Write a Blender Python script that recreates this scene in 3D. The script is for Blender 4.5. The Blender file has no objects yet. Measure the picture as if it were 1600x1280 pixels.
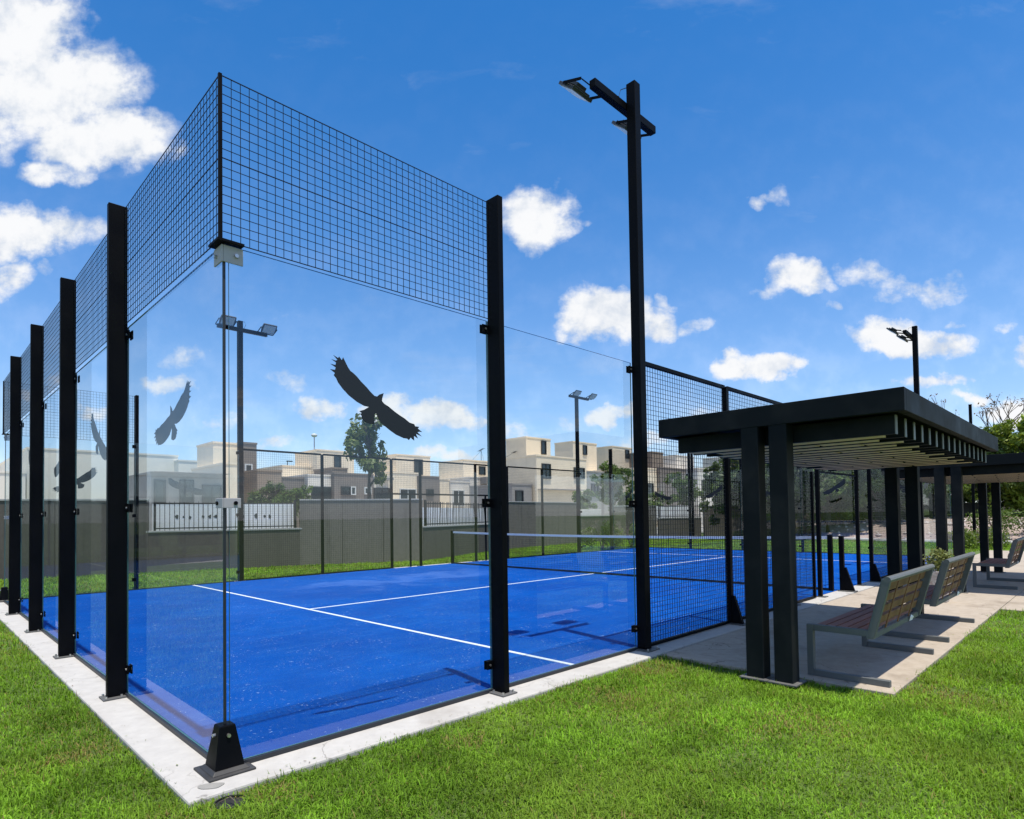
import bpy, math, random
import numpy as np
from mathutils import Vector, Matrix

random.seed(7)
RNG = np.random.default_rng(11)
SC = bpy.context.scene
COL = SC.collection
R = math.radians

# ------------------------------------------------------------------ camera
CAM = (-1.261, -3.4238, 1.3489)
YAW, PITCH, ROLL, FPX, U0, V0 = 0.8015, 0.0268, -0.0140, 953.80, 772.1, 780.74
_fw = Vector((math.cos(PITCH) * math.cos(YAW), math.cos(PITCH) * math.sin(YAW), math.sin(PITCH)))
_r = Vector((math.sin(YAW), -math.cos(YAW), 0.0))
_u = _r.cross(_fw)
RX = _r * math.cos(ROLL) + _u * math.sin(ROLL)
UP = -_r * math.sin(ROLL) + _u * math.cos(ROLL)
FW = _fw
cam_d = bpy.data.cameras.new('camera')
cam = bpy.data.objects.new('camera', cam_d)
COL.objects.link(cam)
m = Matrix((RX, UP, -FW)).transposed().to_4x4()
m.translation = Vector(CAM)
cam.matrix_world = m
cam_d.sensor_width = 36.0
cam_d.lens = FPX / 1600 * 36.0
cam_d.shift_x = (800 - U0) / 1600
cam_d.shift_y = (V0 - 640) / 1600
cam_d.clip_start = 0.05
cam_d.clip_end = 3000
SC.camera = cam

def at_y(u, v, y):
    """point on the plane y = const that a direction of the survey photograph meets"""
    d = FW + RX * ((u - U0) / FPX) - UP * ((v - V0) / FPX)
    t = (y - CAM[1]) / d.y
    return Vector(CAM) + d * t

def at_x(u, v, x):
    d = FW + RX * ((u - U0) / FPX) - UP * ((v - V0) / FPX)
    t = (x - CAM[0]) / d.x
    return Vector(CAM) + d * t

# ------------------------------------------------------------------ light
SUN_DIR = Vector((-0.045, -0.215, 1.0)).normalized()
SUN_EL = math.asin(SUN_DIR.z)
sun_d = bpy.data.lights.new('sun', 'SUN')
sun_d.energy = 3.9
sun_d.angle = R(0.53)
sun_d.color = (1.0, 0.94, 0.83)
sun = bpy.data.objects.new('sun', sun_d)
sun.rotation_euler = (-SUN_DIR).to_track_quat('-Z', 'Y').to_euler()
sun.location = (0, 0, 30)
COL.objects.link(sun)

SKY_STRENGTH = 0.14
world = bpy.data.worlds.new('World')
SC.world = world
world.use_nodes = True
wn, wl = world.node_tree.nodes, world.node_tree.links
wn.clear()

def W(t, **kw):
    n = wn.new(t)
    for k, v in kw.items():
        setattr(n, k, v)
    return n

def wmath(op, a, b=None, c=None, clamp=False):
    n = W('ShaderNodeMath', operation=op, use_clamp=clamp)
    for i, s in enumerate((a, b, c)):
        if s is None:
            continue
        if isinstance(s, (int, float)):
            n.inputs[i].default_value = s
        else:
            wl.new(s, n.inputs[i])
    return n.outputs[0]

def wvec(op, a, b=None, c=None, out=0):
    n = W('ShaderNodeVectorMath', operation=op)
    for i, s in enumerate((a, b, c)):
        if s is None:
            continue
        if isinstance(s, (tuple, Vector)):
            n.inputs[i].default_value = tuple(s)
        elif isinstance(s, (int, float)):
            n.inputs['Scale'].default_value = s
        else:
            wl.new(s, n.inputs[i])
    return n.outputs[out]

def wramp(x, lo, hi, smooth=True):
    n = W('ShaderNodeMapRange', interpolation_type='SMOOTHSTEP' if smooth else 'LINEAR')
    wl.new(x, n.inputs[0])
    n.inputs[1].default_value = lo
    n.inputs[2].default_value = hi
    return n.outputs[0]

def build_world():
    sky = W('ShaderNodeTexSky', sky_type='NISHITA')
    sky.sun_disc = False
    sky.sun_elevation = SUN_EL
    sky.sun_rotation = math.atan2(SUN_DIR.x, SUN_DIR.y)
    sky.altitude = 1800
    sky.air_density = 1.0
    sky.dust_density = 1.6
    sky.ozone_density = 3.0
    hs = W('ShaderNodeHueSaturation')
    hs.inputs['Saturation'].default_value = 1.36
    hs.inputs['Value'].default_value = 1.0
    wl.new(sky.outputs[0], hs.inputs['Color'])
    tc = W('ShaderNodeTexCoord')
    d = wvec('NORMALIZE', tc.outputs['Generated'])
    # a chart of the sky around the northern heading; clouds are laid out on it by bearing and height
    f = wvec('DOT_PRODUCT', d, FW, out=1)
    fc = wmath('MAXIMUM', f, 0.12)
    a = wmath('DIVIDE', wvec('DOT_PRODUCT', d, RX, out=1), fc)
    b = wmath('DIVIDE', wvec('DOT_PRODUCT', d, UP, out=1), fc)
    cmb = W('ShaderNodeCombineXYZ')
    wl.new(a, cmb.inputs[0]); wl.new(b, cmb.inputs[1])
    chart = cmb.outputs[0]
    def noise(vec, scale, detail, rough=0.55, col=False):
        n = W('ShaderNodeTexNoise', noise_dimensions='3D')
        n.inputs['Scale'].default_value = scale
        n.inputs['Detail'].default_value = detail
        n.inputs['Roughness'].default_value = rough
        wl.new(vec, n.inputs['Vector'])
        return n.outputs['Color' if col else 'Fac']
    # swirl the edges
    wob = wvec('SUBTRACT', noise(chart, 6.0, 3, col=True), (0.5, 0.5, 0.5))
    wob = wvec('MULTIPLY', wob, (0.16, 0.10, 0.0))
    wob2 = wvec('SUBTRACT', noise(chart, 22.0, 6, 0.6, col=True), (0.5, 0.5, 0.5))
    wob2 = wvec('MULTIPLY', wob2, (0.062, 0.042, 0.0))
    p = wvec('ADD', wvec('ADD', chart, wob), wob2)
    # (u, v, half width, half height, weight)
    clouds = [
        (10, 40, 120, 110, 1.25), (70, 130, 150, 75, 1.2), (165, 210, 110, 52, 1.15), (95, 262, 60, 26, .8),
        (185, 145, 36, 26, .55), (-60, 190, 110, 80, 1.1), (135, 2, 50, 12, .45), (225, 235, 50, 40, .9),
        (35, 355, 115, 46, 1.1), (5, 425, 50, 34, .8), (75, 415, 28, 14, .45), (135, 365, 22, 10, .3),
        (838, 335, 62, 48, 1.1), (908, 342, 14, 10, .4), (820, 372, 28, 24, .7),
        (945, 492, 84, 52, 1.25), (1035, 505, 52, 30, .85), (1100, 505, 34, 20, .6), (1040, 470, 18, 14, .45),
        (1185, 578, 74, 25, 1.1), (1250, 442, 60, 32, .95), (1205, 462, 30, 16, .5), (1345, 432, 40, 22, .6), (1430, 442, 80, 24, .65),
        (1400, 465, 40, 12, .4), (1312, 482, 22, 10, .45), (1475, 420, 24, 14, .35),
        (1410, 532, 96, 36, 1.15), (1172, 322, 26, 13, .55), (1212, 300, 22, 24, .5), (1195, 312, 30, 10, .4), (1575, 507, 28, 14, .5), (1500, 498, 26, 9, .35),
        (1455, 600, 70, 17, .9), (1520, 626, 60, 14, .85), (1600, 650, 60, 28, 1.0), (1660, 560, 80, 40, 1.0),
        (270, 595, 50, 22, .8), (300, 552, 60, 20, .5), (500, 638, 52, 24, .9), (455, 600, 60, 18, .45), (690, 655, 76, 24, 1.05),
        (610, 640, 50, 22, .9), (960, 655, 36, 17, .95), (810, 672, 50, 18, .6), (880, 668, 40, 14, .5), (420, 690, 90, 16, .6), (690, 712, 70, 14, .8),
        (560, 706, 60, 12, .6), (150, 640, 70, 20, .6), (60, 600, 90, 25, .5), (1100, 640, 60, 16, .5), (330, 650, 60, 18, .5), (560, 560, 120, 16, .25),
        (450, 500, 110, 16, .22), (620, 480, 90, 20, .18), (1000, 690, 80, 14, .6),
    ]
    dens = None
    for (u, v, w, h, k) in clouds:
        cu, cv = (u - U0) / FPX, -(v - V0) / FPX
        sx, sy = FPX / (w * 1.16), FPX / (h * 1.18)
        q = wvec('MULTIPLY_ADD', p, (sx, sy, 0.0), (-cu * sx, -cv * sy, 0.0))
        dd = wvec('DOT_PRODUCT', q, q, out=1)
        g = wmath('MULTIPLY_ADD', dd, -k, k, clamp=False)
        dens = g if dens is None else wmath('SMOOTH_MAX', dens, g, 0.12)
    dens = wmath('MAXIMUM', dens, 0.0)
    fine = noise(chart, 13.0, 8, 0.60)
    fine2 = noise(wvec('MULTIPLY', chart, (1.0, 1.5, 1.0)), 48.0, 5, 0.6)
    tex = wmath('ADD', wmath('MULTIPLY', wmath('SUBTRACT', fine, 0.5), 2.0), wmath('MULTIPLY', wmath('SUBTRACT', fine2, 0.5), 0.9))
    shaped = wmath('ADD', wmath('MULTIPLY', dens, 1.25), wmath('MULTIPLY', tex, wmath('MINIMUM', wmath('MULTIPLY', dens, 1.6), 1.0)))
    front = wramp(shaped, 0.02, 1.12)
    wisp = wmath('MULTIPLY', wramp(noise(wvec('ADD', wvec('MULTIPLY', chart, (1.0, 2.6, 1.0)), wob), 2.6, 9, 0.62), 0.50, 0.80), 0.20)
    front = wmath('MAXIMUM', front, wisp)
    # generic cumulus for the unseen sky, coverage raised to whiten the ambient light
    sep = W('ShaderNodeSeparateXYZ'); wl.new(d, sep.inputs[0])
    zc = wmath('ADD', wmath('MAXIMUM', sep.outputs[2], 0.0), 0.18)
    dome = wvec('DIVIDE', d, None)
    dn = dome.node
    cz = W('ShaderNodeCombineXYZ')
    for i in range(3):
        wl.new(zc, cz.inputs[i])
    wl.new(cz.outputs[0], dn.inputs[1])
    gen = wramp(noise(dome, 1.5, 8, 0.56), 0.47, 0.63)
    mask = wramp(f, 0.30, 0.55)
    inv = wmath('SUBTRACT', 1.0, mask)
    alpha = wmath('ADD', wmath('MULTIPLY', front, mask), wmath('MULTIPLY', gen, inv), clamp=True)
    alpha = wmath('MULTIPLY', alpha, wramp(sep.outputs[2], -0.01, 0.05))
    # thin veil of humid air towards the horizon, all the way round
    veil = wmath('MULTIPLY', wmath('POWER', wmath('SUBTRACT', 1.0, wmath('MAXIMUM', sep.outputs[2], 0.0)), 4.0), 0.68)
    alpha = wmath('MAXIMUM', alpha, veil)
    # cloud body: sunlit white with greyer undersides
    above = noise(wvec('ADD', chart, (-0.006, 0.03, 0.0)), 13.0, 4, 0.55)
    relief = wmath('MULTIPLY', wmath('SUBTRACT', fine, above), 2.2)
    body = wramp(wmath('ADD', wmath('ADD', wmath('MULTIPLY', shaped, 0.30), 0.42), relief), 0.15, 1.0)
    cc = W('ShaderNodeMix', data_type='RGBA')
    wl.new(body, cc.inputs['Factor'])
    K = 0.62 / SKY_STRENGTH
    cc.inputs['A'].default_value = (0.70 * K, 0.77 * K, 0.88 * K, 1)
    cc.inputs['B'].default_value = (1.02 * K, 1.03 * K, 1.05 * K, 1)
    mx = W('ShaderNodeMix', data_type='RGBA')
    wl.new(alpha, mx.inputs['Factor'])
    wl.new(hs.outputs[0], mx.inputs['A'])
    wl.new(cc.outputs['Result'], mx.inputs['B'])
    bg = W('ShaderNodeBackground')
    bg.inputs['Strength'].default_value = SKY_STRENGTH
    wl.new(mx.outputs['Result'], bg.inputs['Color'])
    out = W('ShaderNodeOutputWorld')
    wl.new(bg.outputs[0], out.inputs[0])
build_world()

SC.view_settings.view_transform = 'Standard'
SC.view_settings.look = 'None'
SC.view_settings.exposure = 0.6
SC.view_settings.gamma = 1.0
SC.view_settings.use_curve_mapping = False
SC.render.engine = 'CYCLES'
SC.cycles.use_denoising = True
SC.cycles.max_bounces = 10
SC.cycles.diffuse_bounces = 3
SC.cycles.glossy_bounces = 4
SC.cycles.transparent_max_bounces = 48
SC.cycles.sample_clamp_indirect = 6.0

# ------------------------------------------------------------------ materials
class Mat:
    def __init__(s, name):
        s.m = bpy.data.materials.new(name)
        s.m.use_nodes = True
        s.n, s.l = s.m.node_tree.nodes, s.m.node_tree.links
        s.b = s.n['Principled BSDF']
        s.out = s.n['Material Output']
    def node(s, t, **kw):
        n = s.n.new(t)
        for k, v in kw.items():
            setattr(n, k, v)
        return n
    def coord(s, which='Object', scale=None):
        t = s.node('ShaderNodeTexCoord')
        o = t.outputs[which]
        if scale:
            mp = s.node('ShaderNodeMapping')
            mp.inputs['Scale'].default_value = scale
            s.l.new(o, mp.inputs[0])
            o = mp.outputs[0]
        return o
    def pos(s, scale=None):
        g = s.node('ShaderNodeNewGeometry')
        o = g.outputs['Position']
        if scale:
            mp = s.node('ShaderNodeMapping')
            mp.inputs['Scale'].default_value = scale
            s.l.new(o, mp.inputs[0])
            o = mp.outputs[0]
        return o
    def noise(s, vec, scale, detail=4, rough=0.55, dist=0.0):
        n = s.node('ShaderNodeTexNoise')
        n.inputs['Scale'].default_value = scale
        n.inputs['Detail'].default_value = detail
        n.inputs['Roughness'].default_value = rough
        n.inputs['Distortion'].default_value = dist
        s.l.new(vec, n.inputs['Vector'])
        return n.outputs['Fac']
    def ramp(s, fac, stops):
        n = s.node('ShaderNodeValToRGB')
        e = n.color_ramp.elements
        while len(e) < len(stops):
            e.new(0.5)
        for i, (p, c) in enumerate(stops):
            e[i].position = p
            e[i].color = (c[0], c[1], c[2], 1)
        s.l.new(fac, n.inputs[0])
        return n.outputs[0]
    def mix(s, fac, a, b, blend='MIX'):
        n = s.node('ShaderNodeMix', data_type='RGBA', blend_type=blend)
        for nm, v in (('Factor', fac), ('A', a), ('B', b)):
            if isinstance(v, (int, float)):
                n.inputs[nm].default_value = v
            elif isinstance(v, tuple):
                n.inputs[nm].default_value = (v[0], v[1], v[2], 1)
            else:
                s.l.new(v, n.inputs[nm])
        return n.outputs['Result']
    def math(s, op, a, b=0.0):
        n = s.node('ShaderNodeMath', operation=op)
        for i, v in enumerate((a, b)):
            if isinstance(v, (int, float)):
                n.inputs[i].default_value = v
            else:
                s.l.new(v, n.inputs[i])
        return n.outputs[0]
    def range(s, x, a, b, c=0.0, d=1.0):
        n = s.node('ShaderNodeMapRange')
        s.l.new(x, n.inputs[0])
        for i, v in enumerate((a, b, c, d)):
            n.inputs[i + 1].default_value = v
        return n.outputs[0]
    def base(s, c):
        if isinstance(c, tuple):
            s.b.inputs['Base Color'].default_value = (c[0], c[1], c[2], 1)
        else:
            s.l.new(c, s.b.inputs['Base Color'])
        return s
    def rough(s, v):
        if isinstance(v, (int, float)):
            s.b.inputs['Roughness'].default_value = v
        else:
            s.l.new(v, s.b.inputs['Roughness'])
        return s
    def bump(s, h, strength=0.3, dist=0.01):
        n = s.node('ShaderNodeBump')
        n.inputs['Strength'].default_value = strength
        n.inputs['Distance'].default_value = dist
        s.l.new(h, n.inputs['Height'])
        s.l.new(n.outputs[0], s.b.inputs['Normal'])
        return s

MT = {}

def steel(name, c, rough=0.42, dust=0.05, spec=0.2):
    M = Mat(name)
    p = M.pos()
    n = M.noise(p, 3.0, 5)
    n2 = M.noise(p, 60.0, 3)
    col = M.mix(M.range(n, 0.45, 0.8, 0.0, dust), c, (0.30, 0.28, 0.25))
    M.base(col)
    M.rough(M.range(n, 0.3, 0.7, rough - 0.08, rough + 0.14))
    M.bump(n2, 0.06, 0.002)
    M.b.inputs['Specular IOR Level'].default_value = spec
    MT[name] = M.m
steel('steel_black', (0.0018, 0.0022, 0.0036), 0.46, 0.008, 0.08)
steel('steel_pergola', (0.0105, 0.013, 0.015), 0.5, 0.05, 0.05)
steel('steel_wire', (0.010, 0.012, 0.016), 0.38, 0.0)
steel('steel_bench', (0.12, 0.128, 0.13), 0.45, 0.15)
steel('steel_sunlit_end', (0.22, 0.22, 0.21), 0.5, 0.2)  # for rafter ends: sun and bounce put into a lighter grey
steel('steel_plate', (0.10, 0.10, 0.10), 0.45, 0.3)
steel('steel_foot', (0.035, 0.035, 0.037), 0.4, 0.15)
steel('steel_galv', (0.42, 0.40, 0.42), 0.42, 0.2)
steel('railing_paint', (0.014, 0.016, 0.018), 0.5, 0.0)

M = Mat('bolt'); M.base((0.55, 0.55, 0.54)).rough(0.3); M.b.inputs['Metallic'].default_value = 0.9; MT['bolt'] = M.m
M = Mat('vinyl_black'); M.base((0.006, 0.007, 0.009)).rough(0.45); MT['vinyl_black'] = M.m
M = Mat('rubber'); M.base((0.015, 0.018, 0.025)).rough(0.5); MT['rubber'] = M.m
M = Mat('white_tape'); M.base((0.72, 0.72, 0.72)).rough(0.6); MT['white_tape'] = M.m
M = Mat('net_cord'); M.base((0.012, 0.013, 0.016)).rough(0.7); MT['net_cord'] = M.m
M = Mat('lamp_lens'); M.base((0.55, 0.55, 0.52)).rough(0.25); MT['lamp_lens'] = M.m
M = Mat('lamp_body'); M.base((0.03, 0.032, 0.034)).rough(0.4); MT['lamp_body'] = M.m
M = Mat('pipe_shade'); M.base((0.012, 0.012, 0.012)).rough(0.7); MT['pipe_shade'] = M.m  # black stands in for the shade inside a deep pipe

def glass(name, tint, smudge=0.012):
    """clear pane: reflection from both faces, slight tint, faint dust film"""
    M = Mat(name)
    M.n.remove(M.b)
    geo = M.node('ShaderNodeNewGeometry')
    ior = M.math('ADD', M.math('MULTIPLY', geo.outputs['Backfacing'], 1 / 1.5 - 1.5), 1.5)
    fr = M.node('ShaderNodeFresnel')
    M.l.new(ior, fr.inputs['IOR'])
    gl = M.node('ShaderNodeBsdfGlossy')
    gl.inputs['Roughness'].default_value = 0.0
    tr = M.node('ShaderNodeBsdfTransparent')
    tr.inputs['Color'].default_value = (*tint, 1)
    df = M.node('ShaderNodeBsdfDiffuse')
    df.inputs['Color'].default_value = (0.55, 0.55, 0.52, 1)
    p = M.pos((1.0, 1.0, 0.35))
    s1 = M.math('ADD', M.range(M.noise(p, 2.2, 7, 0.65), 0.52, 0.80, 0.15, 2.2), M.range(M.noise(M.pos((9.0, 9.0, 0.5)), 2.0, 5, 0.6), 0.58, 0.75, 0.0, 1.6))
    film = M.math('MULTIPLY', s1, smudge)
    a = M.node('ShaderNodeMixShader')
    M.l.new(film, a.inputs[0]); M.l.new(tr.outputs[0], a.inputs[1]); M.l.new(df.outputs[0], a.inputs[2])
    once = M.math('MULTIPLY', M.math('MINIMUM', M.math('MULTIPLY', fr.outputs[0], 1.9), 0.20), M.math('SUBTRACT', 1.0, geo.outputs['Backfacing']))
    b = M.node('ShaderNodeMixShader')
    M.l.new(once, b.inputs[0]); M.l.new(a.outputs[0], b.inputs[1]); M.l.new(gl.outputs[0], b.inputs[2])
    M.l.new(b.outputs[0], M.out.inputs[0])
    MT[name] = M.m
glass('pane_glass', (0.965, 0.986, 0.99), 0.004)
M = Mat('pane_edge')
M.base((0.05, 0.13, 0.13)).rough(0.12)
MT['pane_edge'] = M.m

# court turf
M = Mat('court_turf')
p = M.pos()
big = M.noise(p, 0.55, 5, 0.6, 0.4)
streak = M.noise(M.pos((0.45, 2.6, 1.0)), 3.0, 6, 0.65, 0.6)
fibre = M.noise(p, 420.0, 2, 0.5)
pile = M.noise(p, 90.0, 3, 0.6)
col = M.mix(M.range(big, 0.32, 0.70), (0.0, 0.055, 0.30), (0.0, 0.092, 0.42))
col = M.mix(M.range(M.noise(p, 3.4, 6, 0.7), 0.35, 0.70, 0.0, 0.45), col, (0.0, 0.043, 0.245))
col = M.mix(M.range(pile, 0.3, 0.7, 0.0, 0.45), col, (0.0, 0.040, 0.235))
sand = M.math('MULTIPLY', M.range(streak, 0.50, 0.72), M.range(pile, 0.50, 0.70))
col = M.mix(M.math('MULTIPLY', sand, 0.60), col, (0.06, 0.27, 0.62))
spk = M.noise(p, 34.0, 3, 0.8)
spk = M.math('MULTIPLY', M.range(spk, 0.635, 0.67), M.range(M.noise(p, 2.3, 3), 0.42, 0.62))
col = M.mix(M.math('MULTIPLY', spk, 0.8), col, (0.45, 0.55, 0.72))
sep = M.node('ShaderNodeSeparateXYZ'); M.l.new(p, sep.inputs[0])
# worn, sand-filled drift along the far side
wx = M.range(M.noise(p, 0.9, 4), 0.3, 0.7, -1.0, 1.0)
dy = M.math('ABSOLUTE', M.math('SUBTRACT', M.math('ADD', sep.outputs[1], wx), 7.6))
drift = M.math('MULTIPLY', M.range(dy, 0.9, 0.2), M.range(sep.outputs[0], 3.6, 5.0))
drift = M.math('MULTIPLY', drift, M.range(sep.outputs[0], 9.6, 8.0))
col = M.mix(M.math('MULTIPLY', drift, 0.30), col, (0.10, 0.20, 0.52))
M.base(col).rough(0.75)
M.b.inputs['Specular IOR Level'].default_value = 0.06
M.bump(fibre, 0.5, 0.004)
MT['court_turf'] = M.m
M = Mat('line_turf')
p = M.pos()
M.base(M.mix(M.range(M.noise(p, 60, 3), 0.35, 0.75, 0.0, 0.4), (0.68, 0.70, 0.72), (0.36, 0.46, 0.64))).rough(0.8)
M.bump(M.noise(p, 400, 2), 0.3, 0.003)
MT['line_turf'] = M.m

def concrete(name, a, b, stain=(0.2, 0.17, 0.14), amt=0.4, bscale=1.0, streaks=False):
    M = Mat(name)
    p = M.pos()
    n1 = M.noise(p, 1.1 * bscale, 7, 0.62, 0.3)
    n2 = M.noise(p, 9.0, 6, 0.65)
    n3 = M.noise(p, 140.0, 3, 0.6)
    col = M.mix(M.range(n2, 0.3, 0.72), a, b)
    col = M.mix(M.math('MULTIPLY', M.range(n1, 0.55, 0.8), amt), col, stain)
    pits = M.range(M.noise(p, 55.0, 2), 0.68, 0.74)
    if streaks:
        sk = M.noise(M.pos((2.6, 2.6, 0.16)), 1.5, 7, 0.68)
        col = M.mix(M.range(sk, 0.50, 0.78, 0.0, 0.65), col, tuple(x * 0.72 for x in stain))
        pch = M.noise(p, 0.45, 2, 0.4)
        col = M.mix(M.range(pch, 0.52, 0.56, 0.0, 0.22), col, b)
    else:
        vo = M.node('ShaderNodeTexVoronoi', feature='DISTANCE_TO_EDGE')
        vo.inputs['Scale'].default_value = 0.55
        wv = M.node('ShaderNodeVectorMath', operation='ADD')
        nz = M.node('ShaderNodeTexNoise'); nz.inputs['Scale'].default_value = 2.5; nz.inputs['Detail'].default_value = 6
        M.l.new(p, nz.inputs['Vector']); M.l.new(p, wv.inputs[0]); M.l.new(nz.outputs['Color'], wv.inputs[1])
        M.l.new(wv.outputs[0], vo.inputs['Vector'])
        crack = M.math('MULTIPLY', M.range(vo.outputs['Distance'], 0.006, 0.001), M.range(M.noise(p, 1.3, 3), 0.45, 0.60))
        col = M.mix(M.math('MULTIPLY', crack, 0.6), col, tuple(x * 0.35 for x in stain))
    col = M.mix(M.math('MULTIPLY', pits, 0.35), col, stain)
    M.base(col).rough(0.86)
    M.bump(M.math('ADD', n3, M.math('MULTIPLY', n2, 1.5)), 0.25, 0.004)
    MT[name] = M.m
concrete('kerb_concrete', (0.385, 0.37, 0.35), (0.46, 0.445, 0.42), (0.23, 0.20, 0.17), 0.65)
concrete('paving_concrete', (0.33, 0.275, 0.215), (0.42, 0.36, 0.29), (0.14, 0.105, 0.07), 0.85)
concrete('mortar_patch', (0.22, 0.215, 0.20), (0.28, 0.27, 0.25), (0.15, 0.15, 0.14), 0.5)
concrete('boundary_render', (0.088, 0.076, 0.066), (0.110, 0.096, 0.083), (0.060, 0.052, 0.046), 0.5, 0.4, True)
concrete('boundary_render_pale', (0.145, 0.128, 0.110), (0.185, 0.163, 0.143), (0.095, 0.083, 0.072), 0.45, 0.4, True)
concrete('coping', (0.30, 0.29, 0.28), (0.38, 0.37, 0.36), (0.2, 0.2, 0.2), 0.4)

def plaster(name, c, d=0.85):
    M = Mat(name)
    p = M.pos()
    n = M.noise(p, 0.6, 5, 0.6)
    str_ = M.noise(M.pos((2.0, 2.0, 0.2)), 1.6, 5, 0.6)
    k = tuple(x * d for x in c)
    col = M.mix(M.range(n, 0.35, 0.75), c, k)
    col = M.mix(M.range(str_, 0.58, 0.85, 0.0, 0.4), col, tuple(x * 0.6 for x in c))
    M.base(col).rough(0.9)
    MT[name] = M.m
plaster('plaster_cream', (0.86, 0.72, 0.54))
plaster('plaster_white', (0.74, 0.68, 0.60))
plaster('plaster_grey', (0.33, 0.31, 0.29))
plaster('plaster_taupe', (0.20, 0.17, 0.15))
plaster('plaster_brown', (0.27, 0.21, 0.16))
plaster('plaster_warehouse', (0.76, 0.71, 0.62), 0.95)
M = Mat('window_glass'); M.base((0.02, 0.03, 0.035)).rough(0.08); M.b.inputs['Specular IOR Level'].default_value = 0.6; MT['window_glass'] = M.m
M = Mat('window_frame'); M.base((0.025, 0.027, 0.03)).rough(0.5); MT['window_frame'] = M.m
M = Mat('frame_white'); M.base((0.6, 0.6, 0.58)).rough(0.5); MT['frame_white'] = M.m
M = Mat('door_wood'); M.base((0.10, 0.06, 0.04)).rough(0.6); MT['door_wood'] = M.m
M = Mat('hoarding'); p = M.pos()
M.base(M.mix(M.range(M.noise(p, 1.2, 4), 0.4, 0.75), (0.86, 0.86, 0.85), (0.78, 0.78, 0.78))).rough(0.6); MT['hoarding'] = M.m
M = Mat('mark_dark'); M.base((0.03, 0.045, 0.04)).rough(0.7); MT['mark_dark'] = M.m
M = Mat('mark_yellow'); M.base((0.45, 0.42, 0.08)).rough(0.7); MT['mark_yellow'] = M.m

def wood(name, a, b, axis=0):
    M = Mat(name)
    sc = [28.0, 28.0, 28.0]
    sc[axis] = 1.6
    oi = M.node('ShaderNodeObjectInfo')
    v = M.node('ShaderNodeVectorMath', operation='MULTIPLY_ADD')
    cmb = M.node('ShaderNodeCombineXYZ')
    for i in range(3):
        M.l.new(oi.outputs['Random'], cmb.inputs[i])
    M.l.new(cmb.outputs[0], v.inputs[0])
    v.inputs[1].default_value = (37, 53, 71)
    M.l.new(M.coord('Object', tuple(sc)), v.inputs[2])
    g = M.noise(v.outputs[0], 1.0, 6, 0.65, 0.5)
    col = M.mix(M.range(g, 0.28, 0.72), a, b)
    col = M.mix(M.range(oi.outputs['Random'], 0.0, 1.0, 0.0, 0.35), col, tuple(x * 0.55 for x in a))
    M.base(col).rough(0.6)
    M.bump(g, 0.2, 0.003)
    MT[name] = M.m
wood('wood_seat', (0.25, 0.095, 0.07), (0.42, 0.18, 0.135), 0)
wood('wood_back', (0.20, 0.085, 0.036), (0.34, 0.165, 0.075), 0)
wood('wood_ceiling', (0.80, 0.55, 0.26), (0.93, 0.72, 0.42), 1)

concrete('street_bounce', (0.42, 0.39, 0.35), (0.50, 0.47, 0.43), (0.3, 0.27, 0.24), 0.4)
# planted ground
M = Mat('lawn_soil')
p = M.pos()
n1 = M.noise(p, 0.7, 5, 0.6)
n2 = M.noise(p, 24.0, 6, 0.7)
n3 = M.noise(p, 4.5, 5, 0.6)
col = M.mix(M.range(n2, 0.3, 0.7), (0.05, 0.085, 0.014), (0.12, 0.185, 0.03))
col = M.mix(M.range(n3, 0.45, 0.75, 0.0, 0.5), col, (0.12, 0.15, 0.035))
col = M.mix(M.range(n1, 0.60, 0.8, 0.0, 0.4), col, (0.14, 0.10, 0.05))
M.base(col).rough(0.95)
M.bump(n2, 0.8, 0.03)
MT['lawn_soil'] = M.m

def leafy(name, transl=0.3, rough=0.5, spec=0.2):
    M = Mat(name)
    at = M.node('ShaderNodeAttribute', attribute_name='tint')
    M.base(at.outputs['Color']).rough(rough)
    M.b.inputs['Specular IOR Level'].default_value = spec
    tl = M.node('ShaderNodeBsdfTranslucent')
    mulc = M.mix(1.0, at.outputs['Color'], (1.25, 1.2, 0.55), 'MULTIPLY')
    M.l.new(mulc, tl.inputs['Color'])
    ms = M.node('ShaderNodeMixShader')
    ms.inputs[0].default_value = transl
    M.l.new(M.b.outputs[0], ms.inputs[1]); M.l.new(tl.outputs[0], ms.inputs[2])
    M.l.new(ms.outputs[0], M.out.inputs[0])
    MT[name] = M.m
leafy('grass_blade', 0.35, 0.6, 0.10)
leafy('tree_leaf', 0.35, 0.5, 0.3)
M = Mat('bark'); p = M.pos((6, 6, 1.2)); g = M.noise(p, 3, 6, 0.7)
M.base(M.mix(M.range(g, 0.3, 0.7), (0.055, 0.042, 0.032), (0.15, 0.12, 0.095))).rough(0.9); M.bump(g, 0.6, 0.03); MT['bark'] = M.m
M = Mat('gravel_soil'); p = M.pos(); g = M.noise(p, 14, 6, 0.7)
M.base(M.mix(M.range(g, 0.3, 0.7), (0.26, 0.19, 0.16), (0.46, 0.37, 0.33))).rough(0.95); M.bump(g, 0.8, 0.06); MT['gravel_soil'] = M.m
M = Mat('stone'); p = M.pos(); g = M.noise(p, 5, 6, 0.7)
oi = M.node('ShaderNodeObjectInfo')
M.base(M.mix(M.range(g, 0.3, 0.7), (0.34, 0.28, 0.25), (0.58, 0.52, 0.48))).rough(0.9); M.bump(g, 0.5, 0.03); MT['stone'] = M.m
M = Mat('terrazzo'); p = M.pos(); vo = M.node('ShaderNodeTexVoronoi'); vo.inputs['Scale'].default_value = 42; M.l.new(p, vo.inputs['Vector'])
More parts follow.
